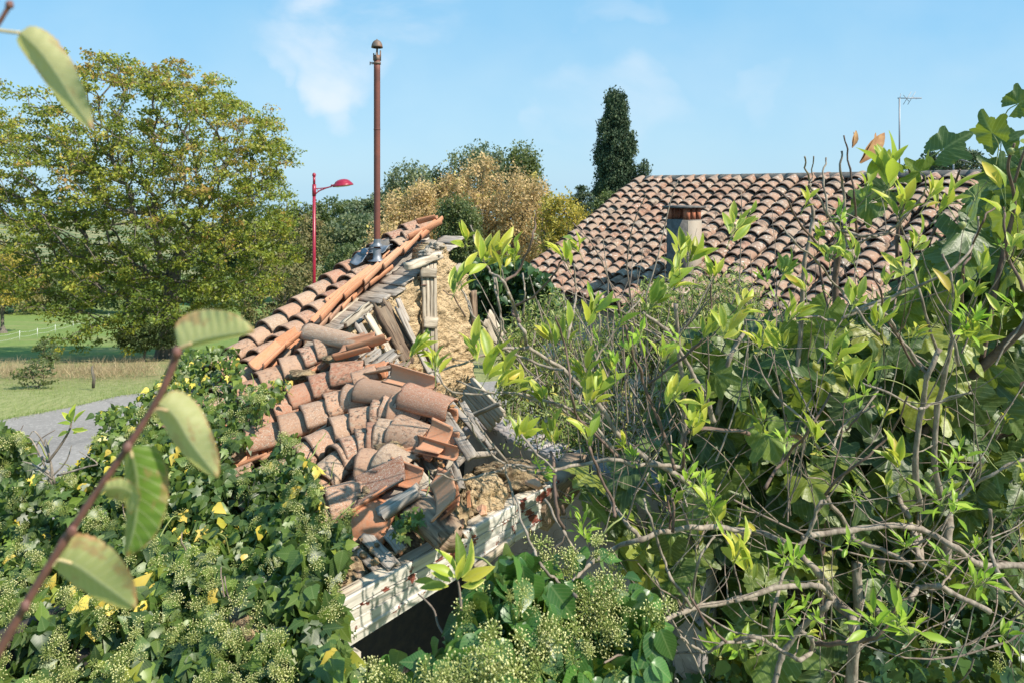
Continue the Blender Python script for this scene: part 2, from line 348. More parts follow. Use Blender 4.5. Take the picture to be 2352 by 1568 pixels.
M['wood'] = wood_mat('weathered_wood', (.42, .37, .32), (.20, .165, .135), (.50, .43, .35)); M['wood_pale'] = wood_mat('pale_dry_wood', (.50, .43, .34), (.27, .22, .165), (.58, .50, .40), .6)
M['wood_brown'] = wood_mat('rotten_brown_wood', (.27, .19, .13), (.09, .06, .045), (.34, .28, .21))
# flaking white paint
t = NT('flaking_white_paint'); ob = t.attr('lc').outputs['Vector']; sx = t.n('ShaderNodeSeparateXYZ', {0: ob})
g1 = t.noise(t.vmul(ob, (1, 1, 1)), 18, 6, .65); band = t.rng(t.math('ABSOLUTE', t.math('SUBTRACT', sx.outputs[1], -.062)), .035, .0, 0, .12)
g2 = t.noise(ob, 2.2, 2)
fl = t.rng(t.math('ADD', t.math('ADD', g1, band), t.math('MULTIPLY', t.math('SUBTRACT', g2, .5), .5)), .665, .69)
end_ = t.rng(sx.outputs[0], .92, 1.18, 0, .13)
fl = t.math('MAXIMUM', fl, t.rng(t.math('ADD', g1, end_), .60, .63))
ws = t.mix(t.rng(t.noise(t.vmul(ob, (3, 30, 30)), 2, 5), .42, .72), (.56, .53, .48), (.30, .27, .23))
wc = t.mix(fl, ws, (.17, .05, .035))
M['white_paint'] = t.end(t.bsdf(wc, .6, t.bump(t.math('SUBTRACT', g1, fl), .4, .004), .35))
# adobe with straw
t = NT('straw_adobe'); ob = t.obj(); n1 = t.noise(ob, 8, 7, .62); n2 = t.noise(t.vmul(ob, (1, 1, 2.2)), 55, 5, .7); vo = t.n('ShaderNodeTexVoronoi', {'Vector': ob, 'Scale': 38.0}).outputs['Distance']
c = t.mix(t.rng(n1, .35, .7), (.80, .60, .37), (.69, .50, .29)); c = t.mix(t.rng(n2, .52, .7), c, (.62, .48, .29)); c = t.mix(t.rng(n2, .44, .35), c, (.22, .13, .06)); c = t.mix(t.rng(vo, .10, .03, 0, .4), c, (.24, .15, .07))
M['adobe'] = t.end(t.bsdf(c, .95, t.bump(t.math('ADD', n2, t.math('MULTIPLY', vo, .5)), 1.0, .035), .1))
t = NT('rubble_earth'); ob = t.obj(); n1 = t.noise(ob, 16, 7, .65); n2 = t.noise(ob, 70, 4, .7)
c = t.mix(t.rng(n1, .4, .62), (.11, .075, .048), (.36, .26, .15)); c = t.mix(t.rng(n2, .5, .7), c, (.42, .32, .2)); M['earth'] = t.end(t.bsdf(c, .95, t.bump(n2, .9, .012), .1))
# grey plaster with cracks
t = NT('grey_plaster'); ob = t.obj(); n1 = t.noise(ob, 3.2, 7, .62, .4); n2 = t.noise(ob, 26, 5, .6)
c = t.mix(t.rng(n1, .4, .64), (.36, .33, .33), (.22, .20, .20)); c = t.mix(t.rng(n2, .60, .68, 0, .6), c, (.50, .47, .45))
w = t.n('ShaderNodeTexVoronoi', {'Vector': t.n('ShaderNodeVectorMath', {0: ob, 1: t.n('ShaderNodeTexNoise', {'Vector': ob, 'Scale': 5.0}).outputs['Color']}, operation='ADD').outputs[0], 'Scale': 2.2}, feature='DISTANCE_TO_EDGE').outputs['Distance']
c = t.mix(t.rng(w, .006, .002), c, (.05, .045, .04)); M['plaster'] = t.end(t.bsdf(c, .9, t.bump(n2, .5, .006), .2))
M['render_wall'] = simple('pale_render', (.42, .38, .31), .9, col2=(.30, .26, .2), scale=4, bmp=.3)
M['concrete'] = simple('chimney_concrete', (.15, .14, .13), .9, col2=(.08, .075, .07), scale=16, bmp=.6)
M['concrete_pale'] = simple('pale_concrete', (.30, .26, .21), .9, col2=(.30, .25, .2), scale=16, bmp=.6)
M['pot'] = simple('chimney_pot_brick', (.40, .14, .075), .8, col2=(.25, .09, .05), scale=14)
M['red'] = simple('raspberry_paint', (.25, .008, .030), .35, spec=.5, col2=(.30, .016, .040), scale=5)
M['lampwhite'] = simple('lamp_diffuser', (.62, .60, .55), .4)
M['rust'] = simple('rusty_pipe', (.17, .055, .037), .65, col2=(.10, .040, .032), scale=9, bmp=.25, spec=.4, lo=.35, hi=.7)
M['rustgray'] = simple('weathered_cowl', (.13, .12, .105), .6, col2=(.20, .10, .06), scale=30, bmp=.4, metal=.2)
M['zinc'] = simple('zinc_flashing', (.26, .28, .32), .5, metal=.5, col2=(.14, .15, .16), scale=14, bmp=.3)
M['iron'] = simple('rusty_iron', (.20, .10, .07), .8, col2=(.10, .06, .05), scale=40)
M['alu'] = simple('antenna_metal', (.25, .26, .28), .5, metal=.4)
M['tape'] = simple('white_fence_tape', (.75, .75, .72), .6)
M['inner_shade'] = simple('cavity_shade', (.045, .038, .032), .95, col2=(.07, .055, .04), scale=20)  # near-black colour that stands for the shade inside the shed
t = NT('asphalt'); ob = t.obj(); n1 = t.noise(ob, .45, 5, .6); n2 = t.noise(ob, 14, 6, .75); c = t.mix(t.rng(n1, .35, .7), (.20, .185, .175), (.27, .25, .235)); c = t.mix(t.rng(n2, .5, .7, 0, .7), c, (.38, .355, .33)); c = t.mix(t.rng(t.noise(ob, 1.6, 6, .7), .58, .64, 0, .4), c, (.13, .125, .12))
M['asphalt'] = t.end(t.bsdf(c, .95, t.bump(n2, .4, .02), .15))
# ground: mown verge, dry weeds, meadow, far fields
t = NT('grass_ground'); ob = t.n('ShaderNodeNewGeometry').outputs['Position']; s3 = t.n('ShaderNodeSeparateXYZ', {0: ob}); wob = t.noise(ob, .22, 4)
dist = t.math('ADD', t.math('ADD', s3.outputs[1], t.math('MULTIPLY', s3.outputs[0], -.35)), t.math('MULTIPLY', t.math('SUBTRACT', wob, .5), 3.0))
n1 = t.noise(ob, 2.4, 7, .7); n2 = t.noise(t.vmul(ob, (1, .35, 1)), 9, 5, .7)
verge = t.mix(t.rng(n2, .35, .65), (.17, .20, .07), (.28, .29, .13)); verge = t.mix(t.rng(n1, .5, .75, 0, .5), verge, (.34, .31, .16))
dry = t.mix(t.rng(n1, .35, .65), (.17, .17, .075), (.33, .27, .15)); dry = t.mix(t.rng(n2, .5, .7, 0, .7), dry, (.40, .33, .19))
mead = t.mix(t.rng(n1, .35, .68), (.115, .18, .045), (.20, .25, .075)); mead = t.mix(t.rng(t.noise(ob, .16, 5, .6), .5, .68, 0, .55), mead, (.27, .24, .11))
dry = t.mix(t.rng(t.noise(ob, .5, 5, .65), .42, .6, .75, .1), dry, (.19, .22, .085)); c = t.mix(t.rng(dist, 20.0, 22.5), verge, dry); c = t.mix(t.rng(dist, 32.0, 38.0), c, mead)
far = t.mix(t.rng(t.noise(ob, .012, 4), .45, .6), (.11, .15, .07), (.28, .25, .13)); c = t.mix(t.rng(dist, 150, 240), c, far)
M['ground'] = t.end(t.bsdf(c, .95, t.bump(n2, .6, .06), .1))
M['drygrass'] = leaf_mat('dry_weed', [(0, (.26, .19, .11)), (.6, (.36, .28, .16)), (1, (.46, .36, .22))], rough=.8, trans=.2, back=0, tcol=(.5, .4, .2))
M['grass'] = leaf_mat('grass_blade', [(0, (.12, .19, .04)), (.7, (.2, .27, .07)), (1, (.33, .32, .13))], rough=.7, trans=.25, back=0)
M['moss'] = simple('dry_moss', (.10, .085, .045), .95, col2=(.16, .14, .07), scale=60, bmp=.8)
M['debris'] = simple('dead_leaf', (.26, .12, .05), .8, col2=(.38, .22, .09), scale=30)

# ------------------------------------------------------------------ leaf templates (base at origin, tip at +y, length 1)
def leaf_tpl(prof, fold=.18, curl=.15, wave=0.0, ncol=1):
    """prof = [(y, half width)]; midrib and the two sides"""
    V = []; E = []; n = len(prof); k = 2 * ncol + 1
    for i, (y, w) in enumerate(prof):
        for j in range(-ncol, ncol + 1):
            g = j / ncol; zz = -curl * y * y + fold * w * abs(g) + wave * math.sin(i * 2.3 + j) * abs(g)
            V.append((w * g, y, zz)); E.append(abs(g) if 0 < i < n - 1 else .85)
    Fc = [(i * k + j, i * k + j + 1, (i + 1) * k + j + 1, (i + 1) * k + j) for i in range(n - 1) for j in range(k - 1)]
    return np.array(V), Fc, np.array(E)
T_ELDER = leaf_tpl([(0, .02), (.14, .08), (.32, .155), (.52, .17), (.72, .13), (.88, .07), (1, .004)], .6, .3, .014)
T_SHOOT = leaf_tpl([(0, .02), (.3, .12), (.6, .13), (1, .005)], .4, .2)
T_IVY = leaf_tpl([(0, .05), (.08, .30), (.24, .42), (.42, .34), (.62, .22), (.82, .11), (1, .005)], .22, .25, .03)
T_IVYL = (lambda V, Fc, E: (V, Fc, E))(*(lambda: (
    np.array([(0, 0, 0), (.20, -.10, .02), (.46, .06, -.04), (.26, .22, .03), (.50, .46, -.06), (.20, .50, .02), (0, 1, -.16), (-.20, .50, .02), (-.50, .46, -.06), (-.26, .22, .03), (-.46, .06, -.04), (-.20, -.10, .02), (0, .42, -.05)], float),
    [(0, 1, 2, 3), (0, 3, 12), (3, 4, 5, 12), (5, 6, 12), (6, 7, 12), (7, 8, 9, 12), (9, 0, 12), (0, 9, 10, 11)],
    np.array([0, 1, 1, 1, 1, 1, 1, 1, 1, 1, 1, 1, 0.])))())
T_IVYBIG = leaf_tpl([(0, .03), (.05, .20), (.16, .33), (.30, .385), (.46, .37), (.62, .30), (.78, .19), (.9, .09), (1, .004)], .2, .22, .015, 2)
T_FAR = (np.array([(0, 0, 0), (.32, .5, .06), (0, 1, -.1), (-.32, .5, .06)]), [(0, 1, 2, 3)], np.zeros(4))
T_NARROW = (np.array([(0, 0, 0), (.14, .5, .04), (0, 1, -.08), (-.14, .5, .04)]), [(0, 1, 2, 3)], np.zeros(4))
T_BLADE = (np.array([(-.03, 0, 0), (.03, 0, 0), (.02, .55, .06), (0, 1, .22), (-.02, .55, .06)]), [(0, 1, 2, 4), (4, 2, 3)], np.zeros(5))
def fig_tpl(seed):
    r = np.random.default_rng(seed); pts = []
    lobes = [(-2.05, .46), (-1.05, .66), (0, .74), (1.05, .66), (2.05, .46)]
    def rad(a):
        best = .0
        for la, lr in lobes:
            d = abs(a - la); best = max(best, lr * math.exp(-(d / .34) ** 2 / 1.2))
        return max(best, .44)
    n = 56; C = np.array((0, .33, 0.))
    V = [C]; E = [0.]
    for i in range(n + 1):
        a = -2.75 + 5.5 * i / n; q = rad(a) * (1 + r.normal(0, .03))
        for g, e in ((.5, .4), (1, 1.)):
            x = math.sin(a) * q * g; y = .33 + math.cos(a) * q * g
            V.append(np.array((x, y, -.16 * (x * x + (y - .4) ** 2) * 2 + .05 * math.sin(a * 5 + seed) * g + .07 * abs(math.sin(a * 2.6)) * g))); E.append(e)
    Fc = []
    for i in range(n):
        a = 1 + 2 * i; Fc.append((0, a + 2, a)); Fc.append((a, a + 2, a + 3, a + 1))
    return np.array(V), Fc, np.array(E)
T_FIG = [fig_tpl(s) for s in (1, 2, 3)]
def umbel_tpl(n=20, seed=3, ball=.085, hemi=-.35):
    r = np.random.default_rng(seed); V = []; Fc = []
    for i in range(n):
        z = hemi + (1 - hemi) * (i + .5) / n; a = i * 2.399; s = math.sqrt(max(0, 1 - z * z)); d = np.array((s * math.cos(a), z, s * math.sin(a))) * (1 + r.normal(0, .06))
        p = np.cross(d, (0.2, .9, .3)); p /= np.linalg.norm(p); q = np.cross(d, p); b = len(V)
        V += [p * .03, q * .03, -p * .03, d + p * .03, d + q * .03, d - p * .03]
        Fc += [(b, b + 1, b + 4, b + 3), (b + 1, b + 2, b + 5, b + 4), (b + 2, b, b + 3, b + 5)]
        b = len(V); du = d / np.linalg.norm(d); V += [d + du * ball * 1.3, d - du * ball * .6, d + p * ball, d - p * ball, d + q * ball, d - q * ball]
        Fc += [(b, b + 2, b + 4), (b, b + 4, b + 3), (b, b + 3, b + 5), (b, b + 5, b + 2), (b + 1, b + 4, b + 2), (b + 1, b + 3, b + 4), (b + 1, b + 5, b + 3), (b + 1, b + 2, b + 5)]
    V = np.array(V); return V, Fc, np.array([0, 0, 0, 0, 0, 0, 1, 1, 1, 1, 1, 1] * n)
T_UMB = umbel_tpl(19, 3, .12)
T_UMBS = umbel_tpl(15, 5, .13)

# ------------------------------------------------------------------ terrain
_ty = [-60, 0, 15, 22, 30, 45, 70, 100, 160, 400, 1000, 4000]
_tz = [0, 0, 0, -1.2, -2.7, -5.1, -8.6, -11.5, -16, -40, -92, -270]
def terr(x, y):
    """height of the ground: level yard, then a meadow falling away to a valley"""
    z = np.interp(y, _ty, _tz)
    z = z + np.clip((np.asarray(x) + 6) / 30, 0, 1) * np.clip((y - 18) / 40, 0, 1) * np.interp(y, [18, 60, 120, 400], [0, 5.0, 9.0, 12.0])
    return z + .25 * np.sin(np.asarray(x) * .13 + y * .05) * np.clip((y - 20) / 40, 0, 3)
ys = np.concatenate((np.arange(-40, 40, 1.0), np.geomspace(40, 5000, 70))); rel = np.linspace(-1, 1, 121)
V = []
for y in ys:
    w = 60 + abs(y) * 2.2
    for q in rel:
        x = math.copysign(abs(q) ** 1.5, q) * w; zz = float(terr(x, y))
        if y > 500: zz += (14 + y * .02) * (.3 + mnoise.noise(Vector((x * .0016, y * .0011, 3.)))) * min(1, (y - 500) / 800)
        V.append((x, y, zz))
nx = len(rel); Fc = [(i * nx + j, i * nx + j + 1, (i + 1) * nx + j + 1, (i + 1) * nx + j) for i in range(len(ys) - 1) for j in range(nx - 1)]
a = Acc(); a.add(V, Fc); tag(a.build('ground', M['ground']), kind='structure')
# tarmac yard / road, 2 cm proud of the ground, ragged edge towards the verge
edge = [(-40, 12.0), (-18, 12.4), (-10.3, 13.3), (-9.3, 14.2), (-8.6, 15.1), (-7.6, 15.6), (-5, 15.9), (0, 16.2), (6, 16.6)]
ex = np.linspace(-40, 6, 180); ey = np.interp(ex, [p[0] for p in edge], [p[1] for p in edge]) + np.array([.10 * mnoise.noise(Vector((x * 1.9, 0, 5.))) for x in ex])
a = Acc(); V = []
for x, y in zip(ex, ey):
    for yy in (y, y - 3, 5.2): V.append((x, yy, .012))
a.add(V, [(i * 3 + j + 1, (i + 1) * 3 + j + 1, (i + 1) * 3 + j, i * 3 + j) for i in range(len(ex) - 1) for j in range(2)])
tag(a.build('road', M['asphalt']), kind='structure')
# grass blades on the verge and dry weeds behind it
def tufts(name, mat, n, u0, u1, va, vb, h, tpl, kind_label):
    a = Acc(); P = []
    u = rng.uniform(u0, u1, n); y = rng.uniform(va, vb, n); x = (u - 1176) / F * y
    keep = y > np.interp(x, [p[0] for p in edge], [p[1] for p in edge]) + .1
    x = x[keep]; y = y[keep]; z = terr(x, y); P = np.stack((x, y, z), 1); m = len(P)
    d = unit(rng.normal(0, .35, (m, 3)) + (0, 0, 1)); s = h * rng.uniform(.5, 1.2, m)
    a.inst(tpl, frames(P, d, rdir(m), s), rng.random((m, 3))); return tag(a.build(name, mat), kind_label, 'grass', None, 'stuff')
tufts('verge_grass', M['grass'], 9000, -60, 420, 12.5, 18.5, .07, T_BLADE, 'short mown green grass along the edge of the grey road')
a = Acc()
for k in range(26):
    y0 = rng.uniform(18.8, 25) if k > 20 else rng.uniform(18.5, 20); u = rng.uniform(-20, 330); x0 = (u - 1176) / F * y0; m = 170; hh = rng.uniform(.25, .6); rr = rng.uniform(.2, .5)
    P = np.stack((rng.normal(x0, rr, m), rng.normal(y0, .3, m), np.zeros(m)), 1); P[:, 2] = terr(P[:, 0], P[:, 1]) + rng.uniform(0, hh * .5, m)
    a.inst(T_BLADE, frames(P, unit(rng.normal(0, .5, (m, 3)) + (0, 0, 1)), rdir(m), hh * rng.uniform(.3, .7, m), .5), rng.random((m, 3)))
tag(a.build('dry_weeds', M['drygrass']), 'pinkish brown dry weeds in the rough strip above the mown verge', 'weeds', None, 'stuff')

# ------------------------------------------------------------------ trees
def skeleton(base, top, C, bias=.35):
    """joins the cluster centres C to a trunk base->top; returns nodes, parents"""
    tr = [base + (top - base) * f for f in np.linspace(0, 1, 6)]
    N = [np.array(p) for p in tr]; par = [-1] + list(range(5)); path = [0.] + [0.] * 5
    order = np.argsort(np.linalg.norm(C - top, axis=1)); NN = np.zeros((len(C) * 2 + 8, 3)); NN[:6] = N; n = 6; PL = np.zeros(len(NN))
    for i in order:
        p = C[i]; d = np.linalg.norm(NN[2:n] - p, axis=1); cost = d + bias * PL[2:n] + .6 * np.maximum(0, NN[2:n, 2] - p[2] + .1 * d)
        k = int(np.argmin(cost)) + 2; q = NN[k]; mid = q * .45 + p * .55 + rng.normal(0, .05, 3) * d[k - 2]; mid[2] += .08 * d[k - 2]
        NN[n] = mid; par.append(k); PL[n] = PL[k] + d[k - 2] * .5; NN[n + 1] = p; par.append(n); PL[n + 1] = PL[k] + d[k - 2]; n += 2
    return NN[:n], par
def make_tree(name, label, cat,  poly, Y, depth, ncl, nleaf, lsize, mat, base, top=None, group=None, cr=.5, flat=.5, tr=.22, holes=0.0, tpl=T_FAR, up=.4, trunk_mat='bark', br=.006, droop=0.0, shell=.0, tint=0.0):
    poly_ = np.array(poly, float); uc = (poly_[:, 0].min() + poly_[:, 0].max()) / 2; ru = (poly_[:, 0].max() - poly_[:, 0].min()) / 2; vc = (poly_[:, 1].min() + poly_[:, 1].max()) / 2; rv = (poly_[:, 1].max() - poly_[:, 1].min()) / 2
    u, v = sample_poly(poly, int(ncl * (1 + holes) + 4))
    if holes:
        nz = np.array([mnoise.noise(Vector((a_ * .016, b_ * .022, Y))) for a_, b_ in zip(u, v)]) + .3 * rng.normal(size=len(u)); keep = np.argsort(-nz)[:ncl]; u = u[keep]; v = v[keep]
    q = np.sqrt(np.clip(1 - ((u - uc) / ru) ** 2 * .9, .03, 1)) * np.sqrt(np.clip(1 - ((v - vc) / rv) ** 2 * .7, .1, 1))
    w = rng.uniform(-1, 1, len(u)); w = np.sign(w) * np.abs(w) ** (1 - shell * .7); dy = w * q * depth
    C = np.stack(((u - 1176) / F * Y, Y + dy, CZ - (v - HV) / F * Y), 1)
    b = np.array(((base[0] - 1176) / F * Y, Y, float(terr((base[0] - 1176) / F * Y, Y)) - .1)) if base[1] is None else D(base[0], base[1], Y)
    b[2] = min(b[2], float(terr(b[0], b[1])) - .05)
    tp = D(top[0], top[1], Y) if top else b + (np.array((C[:, 0].mean(), C[:, 1].mean(), C[:, 2].mean())) - b) * .7
    e = empty(name, b, label, cat, group)
    NN, par = skeleton(b, tp, C); cnt = np.ones(len(NN))
    for i in range(len(NN) - 1, 0, -1): cnt[par[i]] += cnt[i]
    R = br * cnt ** .5; R = R / max(R[1], 1e-6) * tr if R[1] > tr else R; R = np.maximum(R, br)
    a = Acc()
    for i in range(1, len(NN)):
        p = par[i]; tube(a, [NN[p], NN[i]], [min(R[p], R[i] * 1.6) if p > 0 else tr * 1.35, R[i]], 6 if R[i] > .05 else 4, cap=False)
    a.build('trunk', M[trunk_mat], e)
    k = max(1, nleaf // len(C)); cl = np.repeat(np.arange(len(C)), k); m = len(cl)
    off = rng.normal(size=(m, 3)); off = unit(off) * (rng.random((m, 1)) ** .5) * cr * rng.uniform(.5, 1.3, (len(C), 1))[cl]; off[:, 2] *= flat; off[:, 2] -= droop * np.abs(off[:, 0])
    P = C[cl] + off; cr_ = np.clip(.5 + .5 * rng.normal(0, .45, len(C)) + .18 * np.array([mnoise.noise(Vector(c * .5)) * 2 for c in C]), 0, 1)
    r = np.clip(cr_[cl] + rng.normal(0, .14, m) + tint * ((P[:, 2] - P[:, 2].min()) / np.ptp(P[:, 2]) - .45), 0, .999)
    d = unit(rng.normal(size=(m, 3)) + np.array((0, 0, up))); nrm = unit(rng.normal(size=(m, 3)) * .8 + np.array((.2, -.2, .9)))
    a = Acc(); a.inst(tpl, frames(P, d, nrm, lsize * rng.uniform(.6, 1.35, m)), np.stack((r, rng.random(m), rng.random(m)), 1)); a.build('crown', M[mat], e)
    return e
BIG = [(-70, 300), (0, 325), (8, 262), (60, 258), (70, 205), (110, 208), (150, 235), (200, 232), (222, 190), (222, 140), (280, 132), (330, 148), (400, 158), (440, 148), (475, 168), (520, 190), (542, 225), (600, 240), (622, 280), (668, 308), (672, 345), (640, 350), (662, 375), (640, 400), (628, 425), (670, 440), (652, 470), (670, 510), (650, 560), (668, 590), (640, 650), (600, 690), (560, 725), (500, 735), (440, 740), (400, 800), (340, 770), (290, 740), (250, 790), (215, 770), (220, 715), (160, 690), (118, 715), (70, 640), (0, 560), (-70, 540)]
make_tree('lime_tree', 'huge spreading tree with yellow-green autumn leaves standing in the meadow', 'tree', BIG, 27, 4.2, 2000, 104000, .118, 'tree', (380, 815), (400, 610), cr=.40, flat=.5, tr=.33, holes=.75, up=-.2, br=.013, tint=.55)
# dark undergrowth right under the lime tree
make_tree('shade_bush', 'dark evergreen bush in the shade under the spreading yellow-green tree', 'bush', [(270, 770), (300, 742), (350, 735), (390, 750), (390, 795), (330, 806), (275, 800)], 25, .6, 60, 5000, .08, 'green', (330, 812), cr=.3, tr=.05)
make_tree('orchard_tree', 'small yellowing tree at the left edge of the meadow, cut by the photo edge', 'tree', [(-60, 560), (20, 560), (70, 590), (75, 640), (60, 690), (20, 700), (-60, 705)], 48, 2.2, 160, 9000, .15, 'yellow', (6, 735), (4, 680), cr=.7, tr=.25)
wood = [
 ('green', 'rounded green tree on the wooded hill left of the red lamp post', [(560, 500), (600, 472), (660, 478), (690, 520), (700, 600), (640, 640), (560, 620)], 85, 3),
 ('brown', 'olive-brown oak on the hillside directly behind the red lamp post', [(640, 520), (680, 500), (740, 512), (765, 560), (772, 630), (740, 680), (640, 690), (600, 640), (610, 560)], 60, 3),
 ('green', 'broad deep green tree rising behind the red lamp post at the skyline', [(668, 490), (700, 472), (740, 458), (800, 462), (825, 490), (835, 560), (760, 600), (690, 560)], 88, 4),
 ('bluegreen', 'grey-green thin tree on the hill between lamp post and stove pipe', [(745, 530), (790, 500), (850, 490), (880, 520), (880, 600), (800, 640), (750, 620)], 66, 3),
 ('green', 'dark green bush low on the slope just left of the stove pipe foot', [(745, 600), (800, 560), (870, 570), (900, 620), (880, 680), (760, 690)], 45, 2),
 ('brown', 'rusty olive tree low on the slope beside the yellow-green crown', [(560, 610), (620, 590), (690, 620), (760, 640), (770, 720), (700, 760), (560, 760)], 52, 2.4),
 ('bluegreen', 'feathery pale green treetop left of the stove pipe at the skyline', [(800, 480), (830, 458), (880, 445), (900, 470), (900, 560), (820, 560)], 74, 2.6),
 ('green', 'distant dark tree at the foot of the hill below the yellow-green crown', [(480, 540), (540, 500), (600, 510), (610, 620), (480, 640)], 90, 3)]
wood += [('brown', 'hedgerow tree at the far left edge beyond the meadow fence', [(-60, 600), (-20, 580), (40, 590), (80, 615), (90, 700), (-60, 712)], 72, 3), ('green', 'hedgerow trees seen through the left side of the spreading tree', [(60, 640), (110, 610), (170, 615), (230, 640), (250, 700), (70, 705)], 78, 3), ('green', 'low wood beyond the meadow straight behind the spreading tree', [(230, 630), (300, 600), (400, 600), (480, 590), (520, 640), (520, 720), (240, 715)], 76, 3)]
for i, (mt, lb, pl, Y, dp) in enumerate(wood):
    make_tree('hillside_tree', lb, 'tree', pl, Y, dp, 150, 9500, .0042 * Y, mt, (sum(p[0] for p in pl) / len(pl), 760), cr=Y * .011, tr=.2, group='trees on the wooded hill', up=.2, flat=.75)
tan = [
 ('bluegreen', 'airy grey-green tree whose top shows just right of the stove pipe', [(880, 440), (915, 385), (960, 380), (1000, 405), (1010, 480), (900, 500)], 30, 1.4, 7000),
 ('bluegreen', 'tall feathery green tree with the highest top of the dry thicket', [(990, 400), (1040, 365), (1090, 345), (1140, 335), (1165, 370), (1180, 460), (1080, 480), (1000, 460)], 31, 1.6, 9000),
 ('green', 'dark green tree top at the right of the thicket, next to the cypress gap', [(1150, 380), (1180, 345), (1215, 343), (1235, 380), (1240, 450), (1200, 500), (1150, 470)], 32, 1.4, 8000),
 ('tan', 'dry straw-coloured tree directly right of the stove pipe', [(875, 520), (890, 460), (935, 445), (985, 430), (1010, 460), (1010, 560), (960, 600), (880, 600)], 21, 1.2, 12000),
 ('tan', 'tallest dry tan tree in the middle of the thicket', [(985, 470), (1010, 425), (1060, 395), (1110, 365), (1150, 395), (1160, 480), (1150, 600), (1060, 620), (990, 560)], 22, 1.3, 15000),
 ('tan', 'dry tan tree with golden top at the right of the thicket', [(1140, 480), (1160, 420), (1195, 385), (1235, 415), (1262, 455), (1270, 560), (1240, 640), (1150, 640)], 21, 1.2, 13000),
 ('yellow', 'golden-yellow tree beside the left slope of the farmhouse roof', [(1235, 500), (1260, 455), (1300, 460), (1335, 490), (1360, 520), (1330, 580), (1250, 620)], 19, .9, 8000),
 ('tan', 'low tan tree in front of the wood behind the stove pipe', [(840, 580), (865, 530), (900, 520), (930, 560), (930, 620), (850, 620)], 18, .8, 5000)]
for i, (mt, lb, pl, Y, dp, nl) in enumerate(tan):
    make_tree('thicket_tree', lb, 'tree', pl, Y, dp, 150 if mt != 'tan' else 230, nl, .0042 * Y if mt != 'tan' else .004 * Y, mt, (sum(p[0] for p in pl) / len(pl), 760), cr=Y * .0125, tr=.1, group='trees of the dry thicket', flat=1.5, up=.6, tpl=T_FAR if mt != 'tan' else T_NARROW if False else T_FAR, shell=.2)
make_tree('evergreen_bush', 'dense dark green bush with yellow-green flank right of the ruined roof top', 'bush', [(1005, 500), (1025, 462), (1060, 450), (1095, 470), (1102, 540), (1090, 610), (1080, 660), (1010, 640), (1000, 560)], 13, .5, 220, 15000, .048, 'green', (1050, 760), cr=.16, tr=.05, flat=.9, shell=.4)
CY = [(1393, 226), (1404, 216), (1424, 218), (1434, 240), (1437, 275), (1450, 318), (1456, 330), (1453, 372), (1458, 420), (1452, 460), (1462, 520), (1372, 520), (1366, 440), (1374, 395), (1370, 352), (1380, 300), (1392, 262)]
make_tree('cypress_tree', 'tall dark columnar cypress with a blunt top behind the farmhouse roof', 'tree', CY, 34, 1.0, 700, 52000, .11, 'cypress', (1415, 640), (1415, 300), cr=.26, tr=.14, flat=1.3, up=2.2, shell=.35)
make_tree('cypress_tree', 'short pointed cypress leaning on the right of the tall one', 'tree', [(1450, 450), (1462, 410), (1472, 385), (1482, 372), (1490, 395), (1492, 430), (1500, 470), (1500, 520), (1450, 520)], 33, .6, 160, 11000, .10, 'cypress', (1478, 640), (1478, 480), cr=.22, tr=.08, flat=1.2, up=2.2)
make_tree('conifer_tree', 'small blue-green conifer left of the tall cypress', 'tree', [(1300, 470), (1320, 440), (1333, 422), (1345, 440), (1368, 462), (1375, 520), (1300, 520)], 30, .8, 110, 6500, .09, 'cypress', (1335, 640), (1335, 440), cr=.25, tr=.07, flat=.5)
make_tree('laurel_bush', 'bright green rounded bush at the foot of the tall cypress', 'bush', [(1355, 500), (1370, 462), (1395, 445), (1412, 460), (1420, 500), (1400, 560), (1340, 560)], 20, .6, 110, 6500, .07, 'green', (1390, 640), cr=.22, tr=.05, flat=.8)
make_tree('cedar_tree', 'dark flat-topped cedar peeping over the right end of the farmhouse ridge', 'tree', [(2080, 400), (2110, 378), (2160, 352), (2205, 345), (2245, 362), (2280, 395), (2300, 420), (2080, 420)], 17, .8, 90, 7000, .075, 'cypress', (2190, 700), (2200, 380), cr=.24, tr=.07, flat=.35)
make_tree('meadow_bush', 'thin dark young shrub farther up the meadow, with a slanting trunk', 'shrub', [(88, 800), (100, 785), (118, 790), (125, 810), (135, 835), (120, 838), (100, 820)], 21, .3, 26, 1100, .06, 'green', (128, 842), cr=.14, tr=.012)
make_tree('young_shrub', 'young leafy shrub with red-brown leaves beside the wooden stake', 'shrub', [(45, 860), (60, 835), (90, 822), (115, 835), (125, 860), (118, 885), (95, 895), (70, 890), (55, 880)], 16.5, .4, 40, 620, .075, 'green', (92, 912), (88, 880), cr=.16, tr=.012, tpl=T_FAR)

